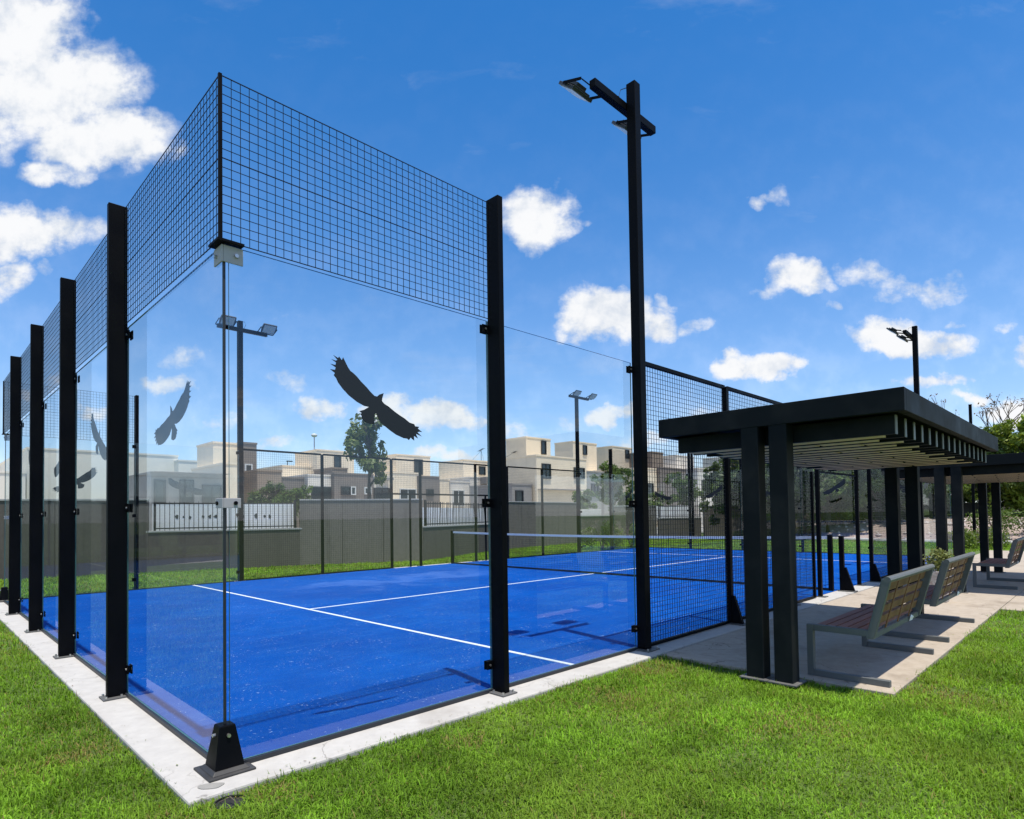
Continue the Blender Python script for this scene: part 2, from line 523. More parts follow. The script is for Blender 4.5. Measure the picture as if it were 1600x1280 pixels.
M.base(M.ramp(vo.outputs['Color'], [(0.0, (0.55, 0.50, 0.46)), (0.45, (0.42, 0.36, 0.32)), (0.6, (0.62, 0.58, 0.54)), (1.0, (0.30, 0.20, 0.18))])).rough(0.7); MT['terrazzo'] = M.m
M = Mat('street_asphalt'); p = M.pos(); M.base(M.mix(M.noise(p, 3, 5), (0.05, 0.05, 0.05), (0.075, 0.073, 0.07))).rough(0.9); MT['street_asphalt'] = M.m

# ------------------------------------------------------------------ mesh building
class MB:
    def __init__(s):
        s.v, s.f, s.mi = [], [], []
    def add(s, vs, fs, mi=0):
        o = len(s.v)
        s.v += [tuple(x) for x in vs]
        for f in fs:
            s.f.append(tuple(i + o for i in f))
            s.mi.append(mi)
        return s
    def box(s, x0, x1, y0, y1, z0, z1, mi=0):
        return s.add([(x0, y0, z0), (x1, y0, z0), (x1, y1, z0), (x0, y1, z0), (x0, y0, z1), (x1, y0, z1), (x1, y1, z1), (x0, y1, z1)],
                     [(0, 3, 2, 1), (4, 5, 6, 7), (0, 1, 5, 4), (1, 2, 6, 5), (2, 3, 7, 6), (3, 0, 4, 7)], mi)
    def bar(s, p, q, w, h=None, up=(0, 0, 1), mi=0, cap=True):
        """rectangular bar from p to q; w across, h along up"""
        h = h or w
        p, q = Vector(p), Vector(q)
        d = (q - p).normalized()
        sx = d.cross(Vector(up))
        if sx.length < 1e-4:
            sx = d.cross(Vector((1, 0, 0)))
        sx.normalize()
        uz = sx.cross(d)
        vs = []
        for e in (p, q):
            for a, b in ((-1, -1), (1, -1), (1, 1), (-1, 1)):
                vs.append(e + sx * (a * w / 2) + uz * (b * h / 2))
        fs = [(0, 1, 5, 4), (1, 2, 6, 5), (2, 3, 7, 6), (3, 0, 4, 7)]
        if cap:
            fs += [(3, 2, 1, 0), (4, 5, 6, 7)]
        return s.add(vs, fs, mi)
    def tube(s, pts, rad, n=8, cap=True, mi=0):
        pts = [Vector(p) for p in pts]
        if isinstance(rad, (int, float)):
            rad = [rad] * len(pts)
        o = []
        for i, p in enumerate(pts):
            d = (pts[min(i + 1, len(pts) - 1)] - pts[max(i - 1, 0)]).normalized()
            a = d.cross(Vector((0, 0, 1)))
            if a.length < 1e-3:
                a = d.cross(Vector((1, 0, 0)))
            a.normalize()
            b = a.cross(d)
            for k in range(n):
                t = 2 * math.pi * k / n
                o.append(p + a * math.cos(t) * rad[i] + b * math.sin(t) * rad[i])
        fs = []
        for i in range(len(pts) - 1):
            for k in range(n):
                fs.append((i * n + k, i * n + (k + 1) % n, (i + 1) * n + (k + 1) % n, (i + 1) * n + k))
        if cap:
            fs.append(tuple(range(n - 1, -1, -1)))
            fs.append(tuple(range((len(pts) - 1) * n, len(pts) * n)))
        return s.add(o, fs, mi)
    def prism(s, poly, axis, a, b, mi=0):
        """poly of 2-D points extruded along axis ('x','y','z') from a to b"""
        def P(q, t):
            return {'x': (t, q[0], q[1]), 'y': (q[0], t, q[1]), 'z': (q[0], q[1], t)}[axis]
        n = len(poly)
        vs = [P(q, a) for q in poly] + [P(q, b) for q in poly]
        fs = [tuple(range(n - 1, -1, -1)), tuple(range(n, 2 * n))]
        fs += [(i, (i + 1) % n, n + (i + 1) % n, n + i) for i in range(n)]
        return s.add(vs, fs, mi)
    def mesh(s, name):
        me = bpy.data.meshes.new(name)
        me.from_pydata(s.v, [], s.f)
        return me
    def build(s, name, mat, parent=None, bevel=0.0, smooth=False, kind=None, loc=None):
        me = s.mesh(name)
        mats = mat if isinstance(mat, (list, tuple)) else [mat]
        for k in mats:
            me.materials.append(MT[k])
        if len(mats) > 1:
            me.polygons.foreach_set('material_index', s.mi)
        if smooth:
            me.polygons.foreach_set('use_smooth', [True] * len(me.polygons))
        me.update()
        o = bpy.data.objects.new(name, me)
        COL.objects.link(o)
        if parent is not None:
            o.parent = parent
        if bevel:
            bv = o.modifiers.new('bevel', 'BEVEL')
            bv.width = bevel
            bv.segments = 2
            bv.limit_method = 'ANGLE'
        if kind:
            o['kind'] = kind
        if loc:
            o.location = loc
        fix_normals(me)
        return o

def fix_normals(me):
    import bmesh
    if len(me.polygons) > 4000:
        return
    bm = bmesh.new()
    bm.from_mesh(me)
    bmesh.ops.recalc_face_normals(bm, faces=bm.faces)
    bm.to_mesh(me)
    bm.free()

def tag(o, label=None, cat=None, group=None, kind=None):
    for k, v in (('label', label), ('category', cat), ('group', group), ('kind', kind)):
        if v:
            o[k] = v
    return o

def thing(name, label, cat, loc=(0, 0, 0), rz=0.0, group=None):
    o = bpy.data.objects.new(name, None)
    o.empty_display_size = 0.2
    COL.objects.link(o)
    o.location = loc
    o.rotation_euler = (0, 0, rz)
    return tag(o, label, cat, group)

def link_copy(mesh_obj, parent, loc=(0, 0, 0), rot=(0, 0, 0)):
    c = mesh_obj.copy()
    COL.objects.link(c)
    c.parent = parent
    c.location = loc
    c.rotation_euler = rot
    return c

def copy_tree(o, parent=None):
    c = o.copy()
    COL.objects.link(c)
    c.parent = parent
    for ch in list(o.children):
        copy_tree(ch, c)
    return c

def np_mesh(name, V, F, mats, tint=None, parent=None, kind=None, smooth=False):
    """large mesh from numpy: F is (n,3) or (n,4)"""
    me = bpy.data.meshes.new(name)
    k = F.shape[1]
    me.vertices.add(len(V)); me.vertices.foreach_set('co', V.astype(np.float32).ravel())
    me.loops.add(F.size); me.loops.foreach_set('vertex_index', F.astype(np.int32).ravel())
    me.polygons.add(len(F))
    me.polygons.foreach_set('loop_start', np.arange(0, F.size, k, dtype=np.int32))
    me.polygons.foreach_set('loop_total', np.full(len(F), k, dtype=np.int32))
    if smooth:
        me.polygons.foreach_set('use_smooth', np.ones(len(F), dtype=bool))
    for m_ in mats:
        me.materials.append(MT[m_])
    me.update(calc_edges=True)
    if tint is not None:
        at = me.attributes.new('tint', 'FLOAT_COLOR', 'POINT')
        at.data.foreach_set('color', np.c_[tint, np.ones(len(tint))].astype(np.float32).ravel())
    o = bpy.data.objects.new(name, me)
    COL.objects.link(o)
    if parent is not None:
        o.parent = parent
    if kind:
        o['kind'] = kind
    return o

# ------------------------------------------------------------------ ground, kerb, court floor, paving
GZ = -0.035
g = MB()
S = 700.0
g.add([(-S, -S, GZ), (S, -S, GZ), (S, S, GZ), (-S, S, GZ)], [(0, 1, 2, 3)])
tag(g.build('lawn', 'lawn_soil'), 'green lawn ground all round the court', 'lawn', kind='structure')

L3, L4 = 2.87, 3.80          # glass height, fence top
kerb = MB().box(-0.27, 20.27, -0.27, 10.27, -0.25, 0.0).build('concrete_kerb', 'kerb_concrete', bevel=0.012)
tag(kerb, 'white concrete kerb slab round the blue court', 'kerb', kind='structure')
pm = MB()
ring = [(0.16 * math.cos(t) * (1 + 0.12 * math.sin(3 * t)), 0.09 * math.sin(t) * (1 + 0.15 * math.cos(2 * t + 1))) for t in [k * 2 * math.pi / 18 for k in range(18)]]
pm.prism(ring, 'z', 0.0, 0.004)
po = pm.build('mortar_patch', 'mortar_patch', kerb)
po.location = (-0.13, -0.165, 0.0)
po.rotation_euler = (0, 0, R(-25))
po.scale = (0.38, 0.42, 1)

turf = MB().box(0.012, 19.988, 0.012, 9.988, 0.001, 0.008).build('court_turf', 'court_turf')
tag(turf, 'bright blue artificial turf of the court with sand flecks', 'court floor', kind='structure')
for (x0, x1, y0, y1, z) in ((3.025, 3.075, 0.02, 9.98, 0.0125), (16.925, 16.975, 0.02, 9.98, 0.0125), (3.078, 16.922, 4.975, 5.025, 0.0125)):
    MB().box(x0, x1, y0, y1, 0.0081, z).build('court_line', 'line_turf', turf)

pave = thing('pavement', 'concrete walkway slabs under the pergola beside the court', 'pavement', (4.0, -0.3, 0))
pave['kind'] = 'structure'
def slab(x0, x1, y0, y1):
    o = MB().box(x0 - 4.0, x1 - 4.0, y0 + 0.3, y1 + 0.3, -0.14, -0.004).build('slab', 'paving_concrete', pave, bevel=0.006)
    return o
xs = [4.0, 6.42, 9.42, 12.4, 15.4, 18.4, 21.4, 24.4]
for i in range(len(xs) - 1):
    slab(xs[i] + 0.004, xs[i + 1] - 0.004, -2.2, -0.29)
for i in range(2, len(xs) - 1):
    slab(xs[i] + 0.004, xs[i + 1] - 0.004, -4.4, -2.208)

# ------------------------------------------------------------------ enclosure walls
BIRD = [(0.025, 0.078), (0.014, 0.043), (0.011, 0.024), (0.03, 0.007), (0.065, -0.008), (0.11, -0.035), (0.149, -0.055), (0.195, -0.075), (0.211, -0.085), (0.235, -0.099), (0.275, -0.106), (0.282, -0.12), (0.317, -0.121), (0.306, -0.134), (0.343, -0.156), (0.32, -0.155), (0.302, -0.16), (0.339, -0.187), (0.312, -0.179), (0.288, -0.172), (0.305, -0.204), (0.285, -0.195), (0.271, -0.188), (0.273, -0.221), (0.252, -0.209), (0.244, -0.201), (0.228, -0.221), (0.213, -0.212), (0.183, -0.211), (0.121, -0.192), (0.07, -0.166), (0.025, -0.138), (-0.009, -0.112), (-0.027, -0.082), (-0.037, -0.062), (-0.049, -0.076), (-0.05, -0.137), (-0.092, -0.138), (-0.128, -0.124), (-0.147, -0.105), (-0.145, -0.092), (-0.157, -0.082), (-0.145, -0.073), (-0.163, -0.063), (-0.127, -0.05), (-0.091, -0.028), (-0.127, -0.025), (-0.18, -0.005), (-0.238, 0.029), (-0.283, 0.067), (-0.314, 0.101), (-0.327, 0.126), (-0.344, 0.143), (-0.336, 0.158), (-0.369, 0.177), (-0.335, 0.178), (-0.33, 0.194), (-0.367, 0.211), (-0.332, 0.209), (-0.327, 0.225), (-0.36, 0.242), (-0.329, 0.237), (-0.318, 0.244), (-0.346, 0.27), (-0.313, 0.256), (-0.305, 0.267), (-0.287, 0.247), (-0.277, 0.267), (-0.259, 0.236), (-0.242, 0.208), (-0.225, 0.188), (-0.205, 0.178), (-0.178, 0.159), (-0.149, 0.132), (-0.108, 0.101), (-0.078, 0.074), (-0.047, 0.051), (-0.026, 0.049), (-0.01, 0.064)]

GT = 0.006   # half thickness of a pane

def pane(wall, s0, s1, z0, z1, bird=0, bz=2.1, outer=False):
    a, b = s0 + 0.006, s1 - 0.006
    mb = MB()
    mb.add([(a, -GT, z0), (b, -GT, z0), (b, -GT, z1), (a, -GT, z1)], [(0, 1, 2, 3)], 0)
    mb.add([(a, GT, z0), (b, GT, z0), (b, GT, z1), (a, GT, z1)], [(3, 2, 1, 0)], 0)
    e = [(a, -GT, z0), (b, -GT, z0), (b, -GT, z1), (a, -GT, z1), (a, GT, z0), (b, GT, z0), (b, GT, z1), (a, GT, z1)]
    mb.add(e, [(0, 4, 5, 1), (1, 5, 6, 2), (2, 6, 7, 3), (3, 7, 4, 0)], 1)
    o = mb.build('glass_pane', ['pane_glass', 'pane_edge'], wall)
    if bird:
        cx = (s0 + s1) / 2 + (0.0 if bird > 0 else 0.04)
        ca, sa = (1.0, 0.0) if bird > 0 else (math.cos(R(-14)), math.sin(R(-14)))
        poly = [(cx + (bird * x) * ca - z * sa, bz - (0.0 if bird > 0 else 0.07) + (bird * x) * sa + z * ca) for x, z in BIRD]
        y0, y1 = (-GT - 0.0022, -GT - 0.0006) if outer else (GT + 0.0006, GT + 0.0022)
        d = MB().prism(poly, 'y', y0, y1).build('bird_decal', 'vinyl_black', o)
        d['label'] = 'black silhouette of a soaring bird of prey stuck on the pane'
    return o

def wire_mesh(wall, s0, s1, z0, z1, y=-0.03, step=0.05, w=0.0031, wob=0.0):
    mb = MB()
    ns = max(1, round((s1 - s0) / step)); nz = max(1, round((z1 - z0) / step))
    rr = random.Random(int(s0 * 100 + z0 * 10))
    for i in range(ns + 1):
        s = s0 + (s1 - s0) * i / ns
        mb.bar((s, y + 0.003, z0), (s, y + 0.003, z1), w, w, (0, 1, 0), cap=False)
    for k in range(nz + 1):
        z = z0 + (z1 - z0) * k / nz
        t = w * (1.5 if k in (0, nz) or k == nz // 2 else 1.0)
        mb.bar((s0, y - 0.003, z), (s1, y - 0.003, z), t, t, cap=False)
    return mb.build('wire_mesh', 'steel_wire', wall, kind='stuff')

_bolt_me = {}
def clamp(wall, s, z, side, near=True):
    """glass clamp on one side of a post: plate + bolt"""
    x0, x1 = (s - 0.062, s - 0.0005) if side < 0 else (s + 0.0005, s + 0.062)
    o = MB().box(x0, x1, -0.020, -0.0068, z - 0.033, z + 0.033).build('glass_clamp', 'steel_black', wall, bevel=0.003 if near else 0)
    MB().box(x0, x1, 0.0068, 0.016, z - 0.033, z + 0.033).build('backing_plate', 'steel_black', o)
    c = (x0 + x1) / 2
    MB().tube([(c, -0.0195, z), (c, -0.027, z)], 0.008, 10).build('bolt', 'bolt', o)
    return o

def tall_post(wall, s, top, side, depth=0.14, half=0.027, near=True, clamps=(0.21, 1.45, 2.80), plate=True):
    o = MB().box(s - half, s + half, -0.022 - depth + 0.022, -0.0085, 0.012, top).build('post', 'steel_black', wall, bevel=0.004)
    if plate:
        b = MB().box(s - half - 0.05, s + half + 0.05, -depth - 0.035, -0.012, 0.0, 0.0118).build('base_plate', 'steel_plate', o, bevel=0.002)
        for sx in (-1, 1):
            for yy in (-depth - 0.012, -0.05):
                MB().tube([(s + sx * (half + 0.026), yy, 0.0116), (s + sx * (half + 0.026), yy, 0.028)], 0.009, 6).build('anchor_bolt', 'bolt', o)
    for z in clamps:
        clamp(wall, s + side * half, z, side, near)
    return o

def gusset_post(wall, s, top, half=0.032, depth=0.07, reach=0.20, gh=0.34):
    o = MB().box(s - half, s + half, -depth, -0.008, 0.012, top).build('post', 'steel_black', wall, bevel=0.004)
    MB().prism([(-depth + 0.0005, 0.0122), (-reach, 0.0122), (-depth - 0.03, gh), (-depth + 0.0005, gh)], 'x', s - 0.026, s + 0.026).build('gusset', 'steel_black', o, bevel=0.003)
    MB().box(s - half - 0.05, s + half + 0.05, -reach - 0.04, -0.02, 0.0, 0.0118).build('base_plate', 'steel_plate', o)
    return o

def base_rail(wall, s0, s1, name='base_rail'):
    return MB().box(s0, s1, -0.022, 0.0095, 0.0005, 0.026).build(name, 'rubber', wall)

def end_wall(name, label, loc, rz, side, near):
    w = thing(name, label, 'glass wall', loc, rz, 'walls of the court enclosure')
    for i in range(5):
        pane(w, 2 * i, 2 * i + 2, 0.028, L3, bird=(-1 if i % 2 == 0 else 1))
        wire_mesh(w, 2 * i + (0.03 if i else -0.018), 2 * i + 2 - (0.03 if i < 4 else -0.018), L3 + 0.008, L4 - 0.005)
    for s in (2, 4, 6, 8):
        tall_post(w, s, L4 + 0.02, side, near=near)
    base_rail(w, 0.05, 9.95)
    return w

W_NEAR = end_wall('glass_end_wall', 'nearest glass end wall with four black posts, left of the corner', (0, 10, 0), R(-90), 1, True)
W_FAR = end_wall('glass_end_wall', 'far glass end wall of the court, beyond the net', (20, 0, 0), R(90), 1, False)

def side_wall(name, label, loc, rz, gussets, plain, doors, mesh_spans, header, hmesh, mw=0.0038):
    w = thing(name, label, 'mesh wall', loc, rz, 'walls of the court enclosure')
    for k, (a, b) in enumerate(((0, 2), (2, 4), (16, 18), (18, 20))):
        pane(w, a + (0.0 if a else 0.02), b if b != 4 else 3.995, 0.028, L3, bird=(1 if a in (0, 16, 18) else 0) * (-1 if a == 16 else 1), outer=True)
    for a, b in ((-0.018, 1.998), (18.002, 20.018)):
        wire_mesh(w, a, b, L3 + 0.008, L4 - 0.005)
    for s, sd in ((2, -1), (18, 1)):
        tall_post(w, s + (0.027 if s == 2 else -0.027), L4 + 0.02, sd, near=True)
    for s in (4, 16):                          # clamps that hold the pane against the lamp pole
        for z in (0.21, 1.45, 2.80):
            clamp(w, s, z, -1 if s == 4 else 1)
    for s in gussets:
        gusset_post(w, s, L3 + 0.02)
    for s in plain:
        o = MB().box(s - 0.03, s + 0.03, -0.066, -0.008, 0.0, L3 + 0.02).build('post', 'steel_black', w, bevel=0.004)
        MB().box(s - 0.075, s + 0.075, -0.13, -0.0, 0.0005, 0.011).build('base_plate', 'steel_plate', o)
    for s in doors:
        MB().box(s - 0.02, s + 0.02, -0.055, -0.015, 0.01, header).build('door_jamb', 'steel_black', w)
    for a, b in mesh_spans:
        wire_mesh(w, a, b, 0.04, L3, w=mw)
        MB().box(a, b, -0.055, -0.012, L3 + 0.0025, L3 + 0.04).build('top_rail', 'steel_black', w)
        MB().box(a, b, -0.045, -0.015, 0.005, 0.033).build('bottom_rail', 'steel_black', w)
    a, b = plain[0], plain[-1]
    if hmesh:
        wire_mesh(w, hmesh[0], hmesh[1], header + 0.05, L3, w=mw)
        MB().box(hmesh[0], hmesh[1], -0.055, -0.012, L3 + 0.0025, L3 + 0.04).build('top_rail', 'steel_black', w)
        MB().box(hmesh[0], hmesh[1], -0.052, -0.018, header, header + 0.04).build('door_header', 'steel_black', w)
    base_rail(w, 0.05, 3.99)
    base_rail(w, 16.11, 19.95)
    # angle strips that end the raised mesh at the corners
    for s in (-0.03, 20.03):
        MB().box(s - 0.009, s + 0.009, -0.039, -0.021, L3 + 0.0165, L4 + 0.004).build('corner_strip', 'steel_black', w)
    return w

W_RIGHT = side_wall('mesh_side_wall', 'nearest side wall, glass by the corner then black mesh along the pergolas', (0, 0, 0), 0,
                    gussets=(6, 12), plain=(8, 9.17, 11.2, 14), doors=(8.92,), mesh_spans=((4.11, 5.965), (6.035, 7.965), (8.035, 8.89), (12.04, 13.965), (14.035, 15.98)),
                    header=1.97, hmesh=None)
MB().box(9.205, 11.165, -0.05, -0.02, 1.97, 2.0).build('door_header', 'steel_black', W_RIGHT)
W_LEFT = side_wall('mesh_side_wall', 'far side wall of glass and black mesh in front of the grey boundary wall', (20, 10, 0), R(180),
                   gussets=(), plain=(6, 7.65, 9.0, 11.05, 12, 14), doors=(8.6, 11.4), mesh_spans=((4.02, 5.965), (6.035, 7.62), (12.035, 13.965), (14.035, 15.89)),
                   header=1.95, hmesh=(7.69, 11.97), mw=0.0026)

# corner hardware of the near end wall (local frame of W_NEAR: s = 10 - y, outward = -local y)
def corner_fittings(wall, s, sg):
    """s: end of the wall, sg: direction along s that leads round the corner"""
    c = MB()
    ped = MB()
    z0, z1 = 0.026, 0.245
    def ring(h, r0):
        return [(s - sg * 0.055 - r0, -0.055 - 0 * r0, h)]
    bx0, bx1 = 0.078, 0.042
    lo = [(s - bx0, -bx0, z0), (s + bx0, -bx0, z0), (s + bx0, bx0, z0), (s - bx0, bx0, z0)]
    hi = [(s - bx1, -bx1, z1), (s + bx1, -bx1, z1), (s + bx1, bx1, z1), (s - bx1, bx1, z1)]
    ped.add(lo + hi, [(3, 2, 1, 0), (4, 5, 6, 7), (0, 1, 5, 4), (1, 2, 6, 5), (2, 3, 7, 6), (3, 0, 4, 7)])
    p = ped.build('corner_pedestal', 'steel_black', wall, bevel=0.006)
    foot = MB()
    foot.box(s - 0.122, s + 0.122, -0.122, 0.122, 0.0, 0.012)
    lo = [(s - 0.10, -0.10, 0.0122), (s + 0.10, -0.10, 0.0122), (s + 0.10, 0.10, 0.0122), (s - 0.10, 0.10, 0.0122)]
    hi = [(s - 0.081, -0.081, 0.03), (s + 0.081, -0.081, 0.03), (s + 0.081, 0.081, 0.03), (s - 0.081, 0.081, 0.03)]
    foot.add(lo + hi, [(3, 2, 1, 0), (4, 5, 6, 7), (0, 1, 5, 4), (1, 2, 6, 5), (2, 3, 7, 6), (3, 0, 4, 7)])
    foot.build('foot_plate', 'steel_foot', p, bevel=0.004)
    MB().tube([(s, -0.046, 0.195), (s, -0.064, 0.195)], 0.010, 8).build('bolt', 'bolt', p)
    MB().tube([(s + sg * 0.046, 0.0, 0.195), (s + sg * 0.064, 0.0, 0.195)], 0.010, 8).build('bolt', 'bolt', p)
    # top angle bracket with cap plate
    a = MB()
    a.box(min(s - sg * 0.10, s + sg * 0.018), max(s - sg * 0.10, s + sg * 0.018), -0.018, -0.0085, L3 - 0.10, L3 - 0.006)
    a.box(min(s + sg * 0.0085, s + sg * 0.018), max(s + sg * 0.0085, s + sg * 0.018), -0.0079, 0.10, L3 - 0.10, L3 - 0.006)
    t = a.build('angle_bracket', 'steel_galv', wall, bevel=0.002)
    MB().box(min(s - sg * 0.095, s + sg * 0.05), max(s - sg * 0.095, s + sg * 0.05), -0.05, 0.095, L3 + 0.001, L3 + 0.014).build('cap_plate', 'steel_black', t)
    MB().tube([(s - sg * 0.06, -0.017, L3 - 0.055), (s - sg * 0.06, -0.032, L3 - 0.055)], 0.011, 8).build('bolt', 'bolt', t)
    MB().tube([(s + sg * 0.017, 0.06, L3 - 0.055), (s + sg * 0.032, 0.06, L3 - 0.055)], 0.011, 8).build('bolt', 'bolt', t)
    sx = (s + sg * 0.0075, s + sg * 0.0005)
    MB().box(min(sx), max(sx), -0.0066, 0.0066, z1 + 0.001, L3 - 0.004).build('corner_seal', 'rubber', wall)
    # middle clamp
    b = MB()
    zc = 1.44
    b.box(min(s - sg * 0.085, s + sg * 0.016), max(s - sg * 0.085, s + sg * 0.016), -0.016, -0.0085, zc - 0.027, zc + 0.027)
    b.box(min(s + sg * 0.0085, s + sg * 0.016), max(s + sg * 0.0085, s + sg * 0.016), -0.0079, 0.085, zc - 0.027, zc + 0.027)
    q = b.build('corner_clamp', 'steel_galv', wall, bevel=0.002)
    MB().tube([(s - sg * 0.055, -0.0155, zc), (s - sg * 0.055, -0.024, zc)], 0.011, 8).build('bolt', 'steel_black', q)
    MB().tube([(s + sg * 0.0155, 0.055, zc), (s + sg * 0.024, 0.055, zc)], 0.011, 8).build('bolt', 'steel_black', q)
corner_fittings(W_NEAR, 10.0, 1)
corner_fittings(W_NEAR, 0.0, -1)

# ------------------------------------------------------------------ net
def build_net():
    n = thing('court_net', 'black net with white top tape across the middle of the court', 'net', (10, 0, 0))
    H0, HC = 0.93, 0.88
    def top(y):
        return HC + (H0 - HC) * ((y - 5) / 5) ** 2
    tape = MB(); cords = MB(); bot = MB()
    N = 40
    for i in range(N):
        y0, y1 = 0.1 + 9.8 * i / N, 0.1 + 9.8 * (i + 1) / N
        t0, t1 = top(y0), top(y1)
        tape.add([(-0.008, y0, t0 - 0.05), (0.008, y0, t0 - 0.05), (0.008, y0, t0), (-0.008, y0, t0), (-0.008, y1, t1 - 0.05), (0.008, y1, t1 - 0.05), (0.008, y1, t1), (-0.008, y1, t1)],
                 [(0, 1, 5, 4), (1, 2, 6, 5), (2, 3, 7, 6), (3, 0, 4, 7)])
    bot.box(-0.006, 0.006, 0.1, 9.9, 0.012, 0.05)
    for i in range(197):
        y = 0.1 + 0.05 * i
        cords.bar((0, y, 0.05), (0, y, top(y) - 0.05), 0.003, 0.003, (0, 1, 0), cap=False)
    for k in range(1, 18):
        z = 0.05 * k
        cords.bar((0.0, 0.1, z), (0.0, 9.9, z), 0.003, 0.003, cap=False)
    tape.build('top_tape', 'white_tape', n)
    bot.build('bottom_band', 'net_cord', n)
    cords.build('netting', 'net_cord', n, kind='stuff')
    for y, s in ((0.06, -1), (9.94, 1)):
        MB().box(-0.035, 0.035, y - 0.035, y + 0.035, 0.009, 0.95).build('net_post', 'steel_black', n, bevel=0.004)
    o = MB().box(0.13, 0.20, -0.10, -0.03, 0.012, 0.93).build('tension_post', 'steel_black', n, bevel=0.004)
    MB().prism([(-0.1005, 0.0122), (-0.25, 0.0122), (-0.13, 0.40), (-0.1005, 0.40)], 'x', 0.14, 0.19).build('gusset', 'steel_black', o)
    MB().box(0.07, 0.26, -0.27, -0.02, 0.0, 0.0118).build('base_plate', 'steel_plate', o)
build_net()

# ------------------------------------------------------------------ floodlight poles
def floodlight_pole(label, loc, rz, heads=True):
    p = thing('floodlight_pole', label, 'floodlight', loc, rz, 'floodlight poles round the court')
    H = 5.73
    MB().box(0.0, 0.10, -0.11, -0.0085, 0.012, H).build('pole', 'steel_black', p, bevel=0.004)
    b = MB().box(-0.05, 0.155, -0.17, -0.010, 0.0, 0.0118).build('base_plate', 'steel_plate', p, bevel=0.002)
    for x, y in ((-0.03, -0.15), (0.135, -0.15), (0.135, -0.03)):
        MB().tube([(x, y, 0.0116), (x, y, 0.03)], 0.009, 6).build('anchor_bolt', 'bolt', b)
    if not heads:
        MB().box(-0.006, 0.106, -0.116, -0.0025, H, H + 0.02).build('cap', 'steel_black', p)
        return p
    MB().box(-0.52, 0.57, -0.004, 0.066, H - 0.26, H - 0.18).build('arm', 'steel_black', p, bevel=0.004)
    # cable from the cap
    MB().tube([(0.02, 0.0, H - 0.02), (-0.01, 0.05, H - 0.03), (-0.03, 0.06, H - 0.10), (0.0, 0.05, H - 0.175)], 0.004, 5).build('cable', 'rubber', p)
    for cx in (-0.46, 0.44):
        h = bpy.data.objects.new('floodlight', None)
        me = MB()
        me.prism([(-0.17, -0.13), (0.17, -0.13), (0.19, 0.0), (0.17, 0.13), (-0.17, 0.13), (-0.19, 0.0)], 'z', 0.0, 0.035)
        for k in range(-4, 5):
            me.box(-0.14, 0.14, k * 0.022 - 0.004, k * 0.022 + 0.004, 0.0352, 0.06)
        me.box(-0.08, 0.08, -0.06, 0.06, 0.0605, 0.10)
        o = me.build('floodlight', 'lamp_body', p, bevel=0.003)
        o.location = (cx, 0.29, H - 0.16)
        o.rotation_euler = (R(40), 0, 0)
        o.scale = (0.88, 0.88, 0.88)
        MB().box(-0.15, 0.15, -0.11, 0.11, -0.004, -0.0005).build('lens', 'lamp_lens', o)
        y = MB()
        y.bar((-0.205, 0.02, 0.02), (-0.205, -0.225, 0.115), 0.03, 0.008, (1, 0, 0))
        y.bar((0.205, 0.02, 0.02), (0.205, -0.225, 0.115), 0.03, 0.008, (1, 0, 0))
        y.bar((-0.20, -0.227, 0.115), (0.20, -0.227, 0.115), 0.03, 0.008, (0, 0, 1))
        y.build('yoke', 'steel_black', o)
        bpy.data.objects.remove(h)
    return p
floodlight_pole('tall black floodlight pole at the near side wall, beside the first pergola', (4, 0, 0), 0)
floodlight_pole('black floodlight pole rising behind the first pergola roof', (15.99, 0, 0), 0)
floodlight_pole('black floodlight pole on the far side, seen through the corner glass', (4.1, 10, 0), R(180))
floodlight_pole('black floodlight pole on the far side wall near the leafy trees, beyond the net', (16.0, 10, 0), R(180))
floodlight_pole('plain top of a distant black pole above the end of the pergola roof edge', (30.6, 1.0, GZ), 0, False)
floodlight_pole('distant floodlight pole seen through the mesh left of the pergola', (28.4, 12.2, GZ), R(180))

